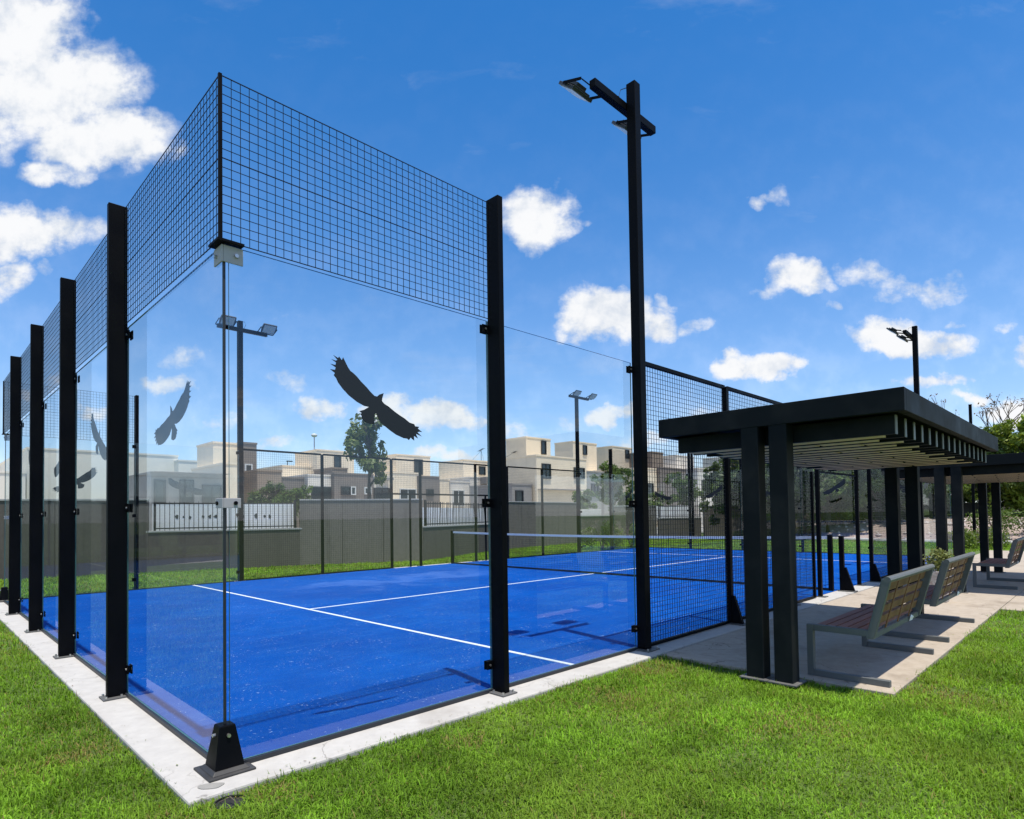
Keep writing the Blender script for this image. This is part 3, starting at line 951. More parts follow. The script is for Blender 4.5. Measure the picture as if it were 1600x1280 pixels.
# ------------------------------------------------------------------ pergolas
def build_pergola(label, loc, ya=-2.38):
    P = thing('pergola', label, 'pergola', loc, 0, 'pergolas along the walkway')
    # local x runs along the walkway from the front posts; y is world y
    LX = 4.50
    for x in (0.0, LX - 0.16):
        for y in (-1.36, -1.585):
            o = MB().box(x, x + 0.14, y, y + 0.14, -0.02, 2.05).build('post', 'steel_pergola', P, bevel=0.004)
            MB().box(x - 0.05, x + 0.19, y - 0.04, y + 0.18, -0.004, 0.006).build('base_plate', 'steel_plate', o)
    yb = -0.46
    MB().box(-0.006, 0.055, ya, yb, 2.045, 2.21).build('front_beam', 'steel_pergola', P, bevel=0.004)
    MB().box(LX - 0.055, LX + 0.006, ya, yb, 2.045, 2.21).build('rear_beam', 'steel_pergola', P, bevel=0.004)
    MB().box(0.0555, LX - 0.0555, ya, ya + 0.06, 2.045, 2.209).build('side_beam', 'steel_pergola', P, bevel=0.004)
    MB().box(0.0555, LX - 0.0555, yb - 0.06, yb, 2.045, 2.209).build('side_beam', 'steel_pergola', P, bevel=0.004)
    MB().box(0.0555, LX - 0.0555, ya + 0.0605, yb - 0.0605, 2.16, 2.19).build('roof_sheet', 'steel_pergola', P)
    n = 16
    for i in range(n):
        x = 0.17 + (LX - 0.40) * i / (n - 1)
        o = MB().box(x, x + 0.05, ya + 0.10, yb - 0.10, 1.905, 2.0445).build('rafter', 'steel_pergola', P)
        MB().box(x - 0.001, x + 0.051, ya + 0.094, ya + 0.0998, 1.904, 2.0445).build('sunlit_end', 'steel_sunlit_end', o)  # thin plate in lighter grey, painting the sunlit look of the rafter end
        L = 0.86
        off = (i * 0.27) % (L + 0.03)
        y = ya + 0.16 - off
        while y < yb - 0.14:
            a, b = max(y, ya + 0.22 + 0.11 * ((i * 3) % 2)), min(y + L, yb - 0.14)
            if b - a > 0.15 and i < n - 1:
                MB().box(x + 0.054, x + 0.262, a, b, 1.9095, 1.926).build('ceiling_board', 'wood_ceiling', P)
            y += L + 0.03
    return P
build_pergola('nearest black steel pergola with timber ceiling boards over two benches', (3.735, 0, 0))
build_pergola('second black pergola farther along the walkway, cut by the right edge', (11.10, 0, 0), -3.6)

# ------------------------------------------------------------------ benches
def build_bench(label, x):
    B = thing('bench', label, 'bench', (x, -1.6, -0.004), 0, 'timber benches along the walkway')
    Lb = 1.55
    for fx in (0.0, Lb - 0.05):
        f = MB()
        w = 0.05
        f.box(fx, fx + w, -0.0, 0.05, 0.0, 0.42)                       # front leg
        f.box(fx, fx + w, -0.54, -0.0005, 0.0, 0.05)                   # floor runner
        f.box(fx, fx + w, -0.40, -0.0005, 0.37, 0.42)                  # seat bar
        o = f.build('side_frame', 'steel_bench', B, bevel=0.004)
        k = MB()
        k.prism([(-0.385, 0.355), (-0.44, 0.355), (-0.56, 0.80), (-0.505, 0.83)], 'x', fx - 0.001, fx + w + 0.001)
        k.build('back_upright', 'steel_bench', B, bevel=0.004)
    for i in range(5):
        y = -0.012 - i * 0.078
        MB().box(0.054, Lb - 0.054, y - 0.066, y, 0.395, 0.418).build('seat_slat', 'wood_seat', B, bevel=0.003)
    # backrest slats follow the lean of the uprights
    e = Vector((0, -0.12, 0.445)).normalized()
    nrm = Vector((0, 0.445, 0.12)).normalized()
    for i in range(4):
        c = Vector((0, -0.405, 0.40)) + e * (0.07 + i * 0.095) + nrm * 0.012
        MB().bar(c + Vector((0.054, 0, 0)), c + Vector((Lb - 0.054, 0, 0)), 0.022, 0.068, tuple(e)).build('back_slat', 'wood_back', B, bevel=0.003)
    for fx in (0.38, 0.76, 1.14):
        a = Vector((fx, -0.415, 0.40)) - nrm * 0.016
        MB().bar(a, a + e * 0.40, 0.024, 0.008, tuple(nrm)).build('back_strap', 'wood_back', B)
    c = Vector((0, -0.415, 0.40)) + e * 0.435
    MB().tube([c + Vector((-0.002, -0.015, 0)), c + Vector((Lb + 0.002, -0.015, 0))], 0.026, 10).build('top_rail', 'steel_bench', B, smooth=False)
    MB().box(0.05, Lb - 0.05, -0.435, -0.402, 0.352, 0.392).build('rear_rail', 'steel_bench', B)
    t = MB()
    t.add([(Lb - 0.42, -0.437, 0.352), (Lb - 0.32, -0.441, 0.352), (Lb - 0.31, -0.45, 0.382), (Lb - 0.36, -0.442, 0.405), (Lb - 0.43, -0.447, 0.385)], [(0, 1, 2, 3, 4)])
    t.add([(Lb - 0.42, -0.439, 0.352), (Lb - 0.32, -0.443, 0.352), (Lb - 0.31, -0.452, 0.382), (Lb - 0.36, -0.444, 0.405), (Lb - 0.43, -0.449, 0.385)], [(4, 3, 2, 1, 0)])
    t.build('paper_tag', 'hoarding', B)
    return B
build_bench('nearest timber and grey steel bench under the first pergola', 4.15)
build_bench('second timber and grey steel bench, behind the nearest one', 6.38)
build_bench('third bench under the second pergola, at the right edge', 12.09)

# ------------------------------------------------------------------ drain pipe at the corner
def build_drain():
    D = thing('drain_pipe', 'open end of a drain pipe in the grass at the kerb corner, its depth painted as black shade', 'drain pipe', (-0.105, -0.355, -0.045), R(-20))
    n = 28
    mb = MB()
    ro, ri = 0.078, 0.071
    rings = [(ro, 0.0), (ro, 0.022), (ri, 0.022), (ri, 0.013)]
    vs = []
    for r_, z in rings:
        for k in range(n):
            t = 2 * math.pi * k / n
            vs.append((r_ * math.cos(t), r_ * math.sin(t), z))
    fs = []
    for i in range(3):
        for k in range(n):
            fs.append((i * n + k, i * n + (k + 1) % n, (i + 1) * n + (k + 1) % n, (i + 1) * n + k))
    fs.append(tuple(range(3 * n, 4 * n)))  # shallow floor, coloured black so the pipe looks deep
    mb.add(vs, fs)
    mb.build('rim', 'pipe_shade', D)
    MB().tube([(-0.05, 0.02, 0.02), (0.0, 0.0, 0.045), (0.03, -0.05, 0.03)], 0.003, 5).build('root', 'bark', D)
build_drain()

# ------------------------------------------------------------------ planter on the walkway
def leaf_cloud(centres, radii, n, size, base, var=0.35, up=0.3, flat=1.0, sun=None):
    """n leaf-shaped quads scattered in clumps; returns V, F, tint"""
    centres = np.array(centres, float); radii = np.array(radii, float)
    vol = (radii ** 2); idx = RNG.choice(len(centres), n, p=vol / vol.sum())
    d = RNG.normal(size=(n, 3)); d /= np.linalg.norm(d, axis=1)[:, None]
    r_ = RNG.random(n) ** 0.45
    pos = centres[idx] + d * (r_ * radii[idx])[:, None] * np.array([1, 1, flat])
    nr = d * 0.7 + RNG.normal(size=(n, 3)) * 0.6 + np.array([0, 0, up]); nr /= np.linalg.norm(nr, axis=1)[:, None]
    a = np.cross(nr, RNG.normal(size=(n, 3))); a /= np.linalg.norm(a, axis=1)[:, None]
    b = np.cross(nr, a)
    s = size * (0.6 + 0.8 * RNG.random(n))[:, None]
    droop = nr * s * -0.18
    V = np.stack([pos - a * s, pos - b * s * 0.42 + droop * 0.2, pos + a * s + droop, pos + b * s * 0.42 + droop * 0.2], 1).reshape(-1, 3)
    F = np.arange(n * 4).reshape(n, 4)
    clump_v = 0.75 + 0.5 * RNG.random(len(centres))
    k = (clump_v[idx] * (1 - var / 2 + var * RNG.random(n)))[:, None]
    yel = RNG.random((n, 1)) * 0.35
    t = np.array(base)[None] * k * (1 + np.c_[yel * 0.9, yel * 0.25, -yel * 0.2])
    return V, F, np.repeat(t, 4, 0)

def build_planter():
    Pl = thing('planter', 'speckled stone planter with a leafy shrub between the benches and court', 'planter', (9.75, -1.47, -0.004))
    mb = MB()
    for (w0, w1, z0, z1) in ((0.11, 0.15, 0.0, 0.45),):
        lo = [(-w0, -w0, z0), (w0, -w0, z0), (w0, w0, z0), (-w0, w0, z0)]
        hi = [(-w1, -w1, z1), (w1, -w1, z1), (w1, w1, z1), (-w1, w1, z1)]
        mb.add(lo + hi, [(3, 2, 1, 0), (4, 5, 6, 7), (0, 1, 5, 4), (1, 2, 6, 5), (2, 3, 7, 6), (3, 0, 4, 7)])
    mb.build('pot', 'terrazzo', Pl, bevel=0.01)
    V, F, T = leaf_cloud([(0, 0, 0.54), (0.07, -0.08, 0.64), (-0.08, 0.06, 0.62), (0.0, 0.0, 0.70)], [0.16, 0.12, 0.12, 0.1], 620, 0.03, (0.15, 0.19, 0.07))
    np_mesh('shrub', V, F, ['tree_leaf'], T, Pl)
build_planter()

# ------------------------------------------------------------------ boundary walls, railings, hoardings
def wall_run(label, p, q, h, mat, coping=True, panels=0, joints=True, name='boundary_wall'):
    p, q = Vector((p[0], p[1], 0)), Vector((q[0], q[1], 0))
    L = (q - p).length
    rz = math.atan2(q.y - p.y, q.x - p.x)
    w = thing(name, label, 'wall', (p.x, p.y, GZ), rz)
    n = max(1, panels)
    for i in range(n):
        MB().box(L * i / n + 0.006, L * (i + 1) / n - 0.006, -0.075, 0.075, -0.1, h - GZ - (0.05 if coping else 0)).build('wall_panel', mat, w, bevel=0.008)
    MB().box(0.003, L - 0.003, -0.05, 0.05, -0.1, h - GZ - (0.055 if coping else 0.005)).build('joint_fill', 'boundary_render', w)
    if coping:
        MB().box(0, L, -0.095, 0.095, h - GZ - 0.0495, h - GZ).build('coping', 'coping', w, bevel=0.008)
    return w

def railing(label, p, q, z0, z1, slant=False, step=0.115):
    p, q = Vector((p[0], p[1], 0)), Vector((q[0], q[1], 0))
    L = (q - p).length
    rz = math.atan2(q.y - p.y, q.x - p.x)
    w = thing('railing', label, 'railing', (p.x, p.y, z0), rz, 'railings on the low boundary walls')
    h = z1 - z0
    for z in (0.06, h - 0.06):
        MB().box(0, L, -0.015, 0.015, z - 0.015, z + 0.015).build('rail', 'railing_paint', w)
    n = int(L / step)
    first = None
    for i in range(n + 1):
        s = 0.02 + (L - 0.04) * i / n
        dx = (0.10 * math.sin(i * 1.7) if slant and i % 4 == 0 else 0.0)
        MB().bar((s, -0.0, 0.0), (s + dx, -0.0, h), 0.016, 0.016, (0, 1, 0)).build('baluster', 'railing_paint', w)
    for s in (0.02, L - 0.02):
        MB().box(s - 0.03, s + 0.03, -0.03, 0.03, 0, h + 0.05).build('end_post', 'railing_paint', w)
    return w

def hoarding(label, p, q, z0, z1, marks=True, off=0.35):
    p, q = Vector((p[0], p[1], 0)), Vector((q[0], q[1], 0))
    L = (q - p).length
    rz = math.atan2(q.y - p.y, q.x - p.x)
    w = thing('white_hoarding', label, 'hoarding', (p.x - math.sin(rz) * off, p.y + math.cos(rz) * off, z0), rz)
    h = z1 - z0
    n = max(1, round(L / 1.2))
    for i in range(n):
        MB().box(L * i / n + 0.005, L * (i + 1) / n - 0.005, 0.0, 0.04, -0.1, h).build('board', 'hoarding', w)
    if marks:
        rr = random.Random(5)
        x = 0.6
        k = 0
        while x < L - 0.4:
            s = rr.uniform(0.05, 0.10)
            pts = []
            nn = rr.randint(5, 7)
            for j in range(nn):
                t = 2 * math.pi * j / nn
                r_ = s * rr.uniform(0.45, 1.0)
                pts.append((x + r_ * math.cos(t) * 0.8, h * 0.52 + rr.uniform(-.01, .01) + r_ * math.sin(t)))
            MB().prism(pts, 'y', -0.006, -0.0006).build('painted_mark', 'mark_yellow' if k == 14 else 'mark_dark', w)
            x += rr.choice((0.15, 0.17, 0.24, 0.34))
            k += 1
    return w

A0, A1 = (-10.0, 19.6), (3.40, 14.50)
wall_run('long dark grey boundary wall behind the glass at far left', A0, A1, 1.93, 'boundary_render', panels=7)
B0, B1 = (3.34, 14.54), (7.20, 13.51)
wall_run('low grey wall under the railing with the white hoarding, left of the tall panel', B0, B1, 1.08, 'boundary_render', panels=2)
railing('black railing in front of the white hoarding on the left', (3.52, 14.5), (7.06, 13.58), 1.08, 1.86)
hoarding('long white hoarding with a row of small dark marks behind the left railing', (3.5, 14.6), (7.1, 13.66), 1.05, 1.80)
C0, C1 = (7.14, 13.52), (10.42, 11.88)
wall_run('tall grey concrete boundary wall panel behind the mesh, below the leafy tree', C0, C1, 1.92, 'boundary_render_pale', panels=3)
D0, D1 = (10.36, 11.87), (16.1, 14.27)
wall_run('low grey wall under the railing right of the tall concrete panel', D0, D1, 1.06, 'boundary_render', panels=3)
railing('black railing with crooked bars right of the tall concrete panel', (10.58, 11.96), (15.95, 14.2), 1.06, 1.84, slant=True)
hoarding('plain white hoarding behind the crooked railing', (10.5, 12.0), (15.95, 14.3), 1.03, 1.66, marks=False)
E0, E1 = (16.06, 14.26), (22.2, 15.15)
wall_run('pale grey boundary wall below the two-storey cream house', E0, E1, 1.95, 'boundary_render_pale', panels=4)
F0, F1 = (22.26, 15.18), (25.2, 15.3)
wall_run('low wall with white rail below the round leafy tree', F0, F1, 1.30, 'boundary_render', panels=2)
wall_run('white rendered low garden rail beside the leafy tree', (22.3, 15.9), (25.4, 16.0), 1.62, 'plaster_white', coping=False, name='garden_wall')
G0, G1 = (25.3, 15.3), (28.6, 14.6)
wall_run('dark boundary wall behind the mesh left of the pergola', G0, G1, 1.80, 'boundary_render', panels=3)
H0, H1 = (28.7, 14.55), (31.0, 13.2)
wall_run('low wall section under the white hoarding left of the pergola posts', H0, H1, 1.12, 'boundary_render', panels=2)
railing('black railing on the low wall left of the pergola posts', (28.75, 14.5), (30.95, 13.2), 1.12, 1.80)
hoarding('white hoarding seen through the mesh left of the pergola posts', (28.7, 14.7), (31.0, 13.35), 1.05, 1.80, marks=False)
wall_run('dark grey wall seen between the pergola posts behind the lawn', (31.1, 13.1), (45.0, 2.0), 1.75, 'boundary_render', panels=7)
wall_run('low dark wall far right behind the gravel bank', (45.2, 1.8), (60.0, -9.0), 1.75, 'boundary_render', panels=7)

# ------------------------------------------------------------------ far lawn edge, bank, stones
MB().tube([(33.5, 9.6, 0.0), (31.6, 7.4, 0.0), (30.2, 4.6, 0.0), (29.7, 2.4, 0.0), (30.0, -1.0, 0.0), (31.5, -5.5, 0.0), (34, -9, 0.0)], 0.10, 8).build('path_edging', 'kerb_concrete')
tag(bpy.data.objects['path_edging'], 'white concrete edging curving along the far lawn', 'edging', kind='structure')

def bank():
    nx, ny = 40, 60
    V = []
    for j in range(ny + 1):
        y = 9.0 - 26.0 * j / ny
        for i in range(nx + 1):
            t = i / nx
            x0 = 30.1 + 0.03 * (y - 1) ** 2 * (0.5 if y > 1 else 0.35)
            x = x0 + 14 * t
            h = 0.75 * min(1, t * 3.2) ** 1.3 + 0.5 * max(0, t - .35) + 0.12 * math.sin(x * 1.7 + y) * math.sin(y * 1.3) * min(1, t * 4)
            V.append((x, y, GZ - 0.03 + h))
    F = [(j * (nx + 1) + i, j * (nx + 1) + i + 1, (j + 1) * (nx + 1) + i + 1, (j + 1) * (nx + 1) + i) for j in range(ny) for i in range(nx)]
    o = MB().add(V, F).build('gravel_bank', 'gravel_soil', smooth=True)
    tag(o, 'pinkish gravel bank rising behind the far lawn', 'bank', kind='structure')
    # loose stones on the bank
    st = MB()
    rr = random.Random(3)
    for k in range(900):
        v = V[rr.randrange(len(V))]
        if v[0] > 40:
            continue
        s = rr.uniform(0.05, 0.2)
        c = (v[0] + rr.uniform(-.2, .2), v[1] + rr.uniform(-.2, .2), v[2] + s * 0.15)
        pts = [(c[0] + s * a * rr.uniform(.7, 1.1), c[1] + s * b * rr.uniform(.7, 1.1), c[2] + s * cc * rr.uniform(.5, .8)) for a, b, cc in ((1, 0, 0), (0, 1, 0), (-1, 0, 0), (0, -1, 0), (0, 0, 1), (0, 0, -1))]
        st.add(pts, [(0, 1, 4), (1, 2, 4), (2, 3, 4), (3, 0, 4), (1, 0, 5), (2, 1, 5), (3, 2, 5), (0, 3, 5)])
    tag(st.build('loose_stones', 'stone'), 'scattered pale stones on the gravel bank', 'stones', kind='stuff')
bank()
# sunlit grass terrace behind the bank
MB().add([(41, 8, 1.05), (70, 10, 1.6), (70, -25, 1.6), (40, -16, 1.05)], [(0, 1, 2, 3)]).build('upper_lawn', 'lawn_soil')
tag(bpy.data.objects['upper_lawn'], 'raised lawn terrace behind the gravel bank', 'lawn', kind='structure')

# ------------------------------------------------------------------ houses across the street
def house(name, label, y, vols, wins, depth=8.0):
    """vols: (u0,u1,vtop,material,dy,depth,kind); wins: (u0,u1,v0,v1,dy,style)"""
    us = [v[0] for v in vols]
    b = at_y(min(us), 800, y)
    h = thing(name, label, 'house', (b.x, y, GZ), 0, 'houses across the street')
    roofs = []
    for (u0, u1, vt, mat, dy, dep, kind) in vols:
        yy = y + dy
        a, c = at_y(u0, vt, yy), at_y(u1, vt, yy)
        zt = (a.z + c.z) / 2
        o = MB().box(a.x - b.x, c.x - b.x, dy, dy + dep, 0.0, zt - GZ).build(kind, mat, h)
        MB().box(a.x - b.x - 0.04, c.x - b.x + 0.04, dy - 0.04, dy + dep + 0.04, zt - GZ + 0.001, zt - GZ + 0.12).build('parapet', mat, o)
    for (u0, u1, v0, v1, dy, style) in wins:
        yy = y + dy
        a, c = at_y(u0, v0, yy), at_y(u1, v1, yy)
        x0, x1, z1, z0 = a.x - b.x, c.x - b.x, a.z - GZ, c.z - GZ
        if style == 'slab':
            MB().box(x0, x1, dy - 0.9, dy - 0.002, z0, z1).build('canopy', 'plaster_grey', h)
            continue
        if style == 'rail':
            r_ = MB().box(x0, x1, dy - 0.25, dy - 0.2, z1 - 0.06, z1).build('balcony_rail', 'frame_white', h)
            continue
        t = 0.09
        fr = MB()
        fr.box(x0 - t, x1 + t, dy - 0.10, dy - 0.002, z1, z1 + t)
        fr.box(x0 - t, x1 + t, dy - 0.10, dy - 0.002, z0 - t, z0)
        fr.box(x0 - t, x0, dy - 0.10, dy - 0.002, z0, z1)
        fr.box(x1, x1 + t, dy - 0.10, dy - 0.002, z0, z1)
        if x1 - x0 > 0.9:
            fr.box((x0 + x1) / 2 - 0.03, (x0 + x1) / 2 + 0.03, dy - 0.06, dy - 0.022, z0 + 0.001, z1 - 0.001)
        w = fr.build('window', 'frame_white' if style == 'white' else 'window_frame', h)
        MB().box(x0, x1, dy - 0.02, dy - 0.003, z0, z1).build('pane', 'window_glass', w)
    return h

house('warehouse', 'long pale cream warehouse beyond the wall at far left', 46,
      [(-260, 40, 736, 'plaster_warehouse', 0, 20, 'wall'), (42, 278, 708, 'plaster_warehouse', 2, 20, 'wall'), (279, 332, 722, 'plaster_warehouse', 1, 14, 'wall')],
      [])
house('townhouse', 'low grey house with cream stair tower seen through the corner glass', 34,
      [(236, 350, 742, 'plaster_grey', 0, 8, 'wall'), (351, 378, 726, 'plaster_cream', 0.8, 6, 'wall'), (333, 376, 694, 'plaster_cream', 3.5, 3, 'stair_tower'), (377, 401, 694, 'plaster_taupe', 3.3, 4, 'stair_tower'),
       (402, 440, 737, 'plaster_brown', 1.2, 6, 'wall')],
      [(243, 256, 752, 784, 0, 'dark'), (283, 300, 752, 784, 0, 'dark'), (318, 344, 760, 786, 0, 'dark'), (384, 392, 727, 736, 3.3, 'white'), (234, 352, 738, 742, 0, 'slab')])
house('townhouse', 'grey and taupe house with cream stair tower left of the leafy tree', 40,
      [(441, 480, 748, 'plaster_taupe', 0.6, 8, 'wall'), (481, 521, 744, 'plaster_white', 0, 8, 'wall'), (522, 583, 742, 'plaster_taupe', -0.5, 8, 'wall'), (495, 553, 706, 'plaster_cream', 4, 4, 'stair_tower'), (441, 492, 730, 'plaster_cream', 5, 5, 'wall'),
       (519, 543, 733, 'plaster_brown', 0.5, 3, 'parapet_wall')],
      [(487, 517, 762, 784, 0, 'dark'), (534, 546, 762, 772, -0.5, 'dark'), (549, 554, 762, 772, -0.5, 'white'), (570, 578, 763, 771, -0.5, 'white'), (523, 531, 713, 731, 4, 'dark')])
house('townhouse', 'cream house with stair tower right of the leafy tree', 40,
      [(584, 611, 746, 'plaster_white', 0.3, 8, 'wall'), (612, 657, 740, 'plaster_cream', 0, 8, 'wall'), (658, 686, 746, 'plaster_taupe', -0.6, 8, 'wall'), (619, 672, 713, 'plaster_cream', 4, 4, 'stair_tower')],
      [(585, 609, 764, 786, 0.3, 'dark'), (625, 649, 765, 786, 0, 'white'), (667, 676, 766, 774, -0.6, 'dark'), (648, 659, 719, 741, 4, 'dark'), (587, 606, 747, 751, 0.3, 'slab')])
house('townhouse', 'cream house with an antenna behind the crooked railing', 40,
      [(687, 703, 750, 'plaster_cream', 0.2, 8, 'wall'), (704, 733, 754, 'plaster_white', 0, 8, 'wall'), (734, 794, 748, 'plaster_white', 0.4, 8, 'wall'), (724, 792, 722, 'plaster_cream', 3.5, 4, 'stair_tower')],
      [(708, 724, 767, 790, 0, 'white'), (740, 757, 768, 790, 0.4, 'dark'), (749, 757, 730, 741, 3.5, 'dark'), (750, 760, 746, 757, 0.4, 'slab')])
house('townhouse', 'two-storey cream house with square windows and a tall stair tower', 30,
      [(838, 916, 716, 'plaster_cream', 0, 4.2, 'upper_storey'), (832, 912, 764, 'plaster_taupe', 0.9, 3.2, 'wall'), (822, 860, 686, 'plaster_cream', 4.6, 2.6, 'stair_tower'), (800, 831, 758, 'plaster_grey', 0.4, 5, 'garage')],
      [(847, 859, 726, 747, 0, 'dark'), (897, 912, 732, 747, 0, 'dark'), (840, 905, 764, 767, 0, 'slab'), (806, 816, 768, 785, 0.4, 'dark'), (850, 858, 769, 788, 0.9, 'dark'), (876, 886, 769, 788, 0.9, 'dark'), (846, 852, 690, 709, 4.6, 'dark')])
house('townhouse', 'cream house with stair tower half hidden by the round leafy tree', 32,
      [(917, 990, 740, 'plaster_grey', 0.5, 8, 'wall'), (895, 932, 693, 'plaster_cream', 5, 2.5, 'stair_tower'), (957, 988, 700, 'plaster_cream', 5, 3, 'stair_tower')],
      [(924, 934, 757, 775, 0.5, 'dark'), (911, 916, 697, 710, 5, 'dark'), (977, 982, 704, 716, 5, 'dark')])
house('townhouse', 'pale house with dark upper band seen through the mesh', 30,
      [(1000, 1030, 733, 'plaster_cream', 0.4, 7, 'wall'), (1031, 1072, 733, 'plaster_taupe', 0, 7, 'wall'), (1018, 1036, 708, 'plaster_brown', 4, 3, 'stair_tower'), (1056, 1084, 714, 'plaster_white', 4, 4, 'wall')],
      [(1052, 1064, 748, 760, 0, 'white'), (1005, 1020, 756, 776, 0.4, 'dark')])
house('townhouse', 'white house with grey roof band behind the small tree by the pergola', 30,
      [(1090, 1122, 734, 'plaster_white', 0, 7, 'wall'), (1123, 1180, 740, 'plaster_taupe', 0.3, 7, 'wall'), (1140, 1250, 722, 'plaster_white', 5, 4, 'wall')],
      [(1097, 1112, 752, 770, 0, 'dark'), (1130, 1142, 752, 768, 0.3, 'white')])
MB().box(-60, 130, 17.5, 43.5, GZ - 0.05, GZ + 0.004).build('street', 'street_bounce')  # unseen pale ground, added to bounce sunlight onto the house fronts
tag(bpy.data.objects['street'], 'street behind the boundary wall, pale concrete added to bounce light onto the houses', 'street', kind='structure')
# antenna, street lamps
def antenna(label, u, v_top, v_bot, y):
    a, b = at_y(u, v_top, y), at_y(u, v_bot, y)
    o = thing('antenna', label, 'antenna', (b.x, y, b.z))
    h = a.z - b.z
    MB().tube([(0, 0, 0), (0, 0, h)], 0.025, 6).build('mast', 'railing_paint', o)
    MB().tube([(-0.35, 0, h - 0.25), (0.35, 0, h + 0.1)], 0.03, 6).build('boom', 'railing_paint', o)
    for k in range(4):
        c = (-0.3 + k * 0.2, 0, h - 0.22 + k * 0.1)
        MB().tube([(c[0], -0.3, c[2]), (c[0], 0.3, c[2])], 0.015, 5).build('element', 'railing_paint', o)
    for sx in (-1.6, 0.5):
        MB().tube([(0, 0, h * 0.9), (sx, 0, 0)], 0.012, 4).build('guy_wire', 'railing_paint', o)
antenna('dark rooftop antenna with guy wires above the house behind the railing', 752, 702, 724, 44.5)
antenna('small rooftop antenna beside the two-storey house', 806, 704, 718, 36)

def street_lamp(label, u, v_top, y, globe):
    a = at_y(u, v_top, y)
    o = thing('street_lamp', label, 'street lamp', (a.x, y, GZ))
    MB().tube([(0, 0, 0), (0, 0, a.z - GZ - 0.2)], [0.09, 0.06], 8).build('pole', 'steel_galv' if globe else 'railing_paint', o)
    if globe:
        rings = [(0.05, -0.25), (0.22, -0.2), (0.36, -0.05), (0.30, 0.10), (0.05, 0.18)]
        pts = [(0, 0, a.z - GZ + z) for _, z in rings]
        MB().tube(pts, [r_ for r_, _ in rings], 10).build('lamp_head', 'frame_white', o, smooth=True)
    else:
        MB().box(-0.1, 0.7, -0.12, 0.12, a.z - GZ - 0.2, a.z - GZ - 0.08).build('lamp_head', 'railing_paint', o)
street_lamp('tall pale street lamp with round head behind the taupe house', 491, 680, 60, True)
street_lamp('small dark street lamp far away above the warehouse roof', 449, 719, 75, False)

# ------------------------------------------------------------------ trees and shrubs
def tree(label, base, height, crown, n, leaf, col, trunk_r=0.12, name='tree', lean=(0, 0), limbs=6, first=0.35, sparse=0, group='trees beyond the court'):
    """crown: list of (dx, dy, z, r)"""
    T = thing(name, label, 'tree', base, 0, group)
    rr = random.Random(hash(label) % 1000 if False else len(label) * 7 + int(base[0] * 10))
    mb = MB()
    top = Vector((lean[0], lean[1], height * 0.82))
    pts = [Vector((0, 0, -0.15)), Vector((lean[0] * .15 + .03, lean[1] * .15, height * .2)), Vector((lean[0] * .4 - .03, lean[1] * .4, height * .45)), top]
    mb.tube(pts, [trunk_r * 1.15, trunk_r * .9, trunk_r * .65, trunk_r * .2], 8)
    for i, (dx, dy, z, r_) in enumerate(crown):
        t = min(0.95, max(first, (z - r_ * 0.9) / (height * 0.82)))
        s = Vector((lean[0] * t, lean[1] * t, height * 0.82 * t))
        e = Vector((dx, dy, z + r_ * 0.3))
        mid = (s + e) / 2 + Vector((rr.uniform(-.1, .1), rr.uniform(-.1, .1), -0.05 * r_))
        mb.tube([s, mid, e], [trunk_r * .42, trunk_r * .26, trunk_r * .07], 6)
        for k in range(3):
            q = Vector((dx, dy, z)) + Vector((rr.uniform(-1, 1), rr.uniform(-1, 1), rr.uniform(-.6, 1))) * r_ * .8
            mb.tube([mid, (mid + q) / 2 + Vector((0, 0, .05)), q], [trunk_r * .16, trunk_r * .1, trunk_r * .03], 5)
    mb.build('trunk', 'bark', T, smooth=True)
    # clumps: subdivide every crown lobe
    cs, rs = [], []
    for (dx, dy, z, r_) in crown:
        m_ = 9
        for k in range(m_):
            d = Vector((rr.gauss(0, 1), rr.gauss(0, 1), rr.gauss(0, .8))).normalized() * r_ * rr.uniform(.35, .95)
            cs.append((dx + d.x, dy + d.y, z + d.z)); rs.append(r_ * rr.uniform(.24, .44))
    V, F, tt = leaf_cloud(cs, rs, n, leaf, col)
    np_mesh('crown', V, F, ['tree_leaf'], tt, T)
    return T

def auto_crown(w, z0, z1, k, seed):
    rr = random.Random(seed)
    out = []
    for i in range(k):
        t = (i + .5) / k
        z = z0 + (z1 - z0) * t
        ww = w * math.sin(math.pi * (0.18 + 0.74 * t)) ** 0.7
        a = i * 2.4 + rr.uniform(-.4, .4)
        rad = ww * rr.uniform(.3, .75)
        out.append((rad * math.cos(a), rad * math.sin(a), z, w * rr.uniform(.36, .52)))
    out.append((0, 0, (z0 + z1) / 2, w * .5))
    return out

G1c, G2c, G3c = (0.060, 0.105, 0.022), (0.085, 0.150, 0.030), (0.120, 0.190, 0.035)
# small tree rising over the tall concrete panel
b = at_y(578, 800, 15.2)
tree('small leafy tree standing behind the tall concrete wall panel', (b.x, 15.2, GZ), 5.0,
     [(-.55, 0, 3.75, .55), (.1, 0, 3.4, .62), (.35, .1, 4.1, .6), (-.15, 0, 4.75, .5), (.3, 0, 4.75, .42), (-.7, 0, 4.25, .34), (.25, 0, 2.95, .5), (-.15, .1, 4.15, .5)], 2300, 0.10, (0.105, 0.155, 0.05), 0.11)
b = at_y(955, 800, 19.5)
tree('round leafy tree with yellow-green top beside the two-storey house', (b.x, 19.5, GZ), 4.6, auto_crown(1.75, 2.1, 4.2, 9, 4), 7000, 0.095, G2c, 0.14)
b = at_y(910, 800, 17.5)
tree('low bushy tree in front of the round leafy tree', (b.x, 17.5, GZ), 2.9, auto_crown(1.0, 1.3, 2.6, 6, 9), 3200, 0.08, G3c, 0.09)
b = at_y(982, 800, 17.2)
tree('small bushy tree at the near lamp pole, by the low wall', (b.x, 17.2, GZ), 3.0, auto_crown(1.2, 0.9, 2.6, 6, 19), 3600, 0.08, G1c, 0.09)
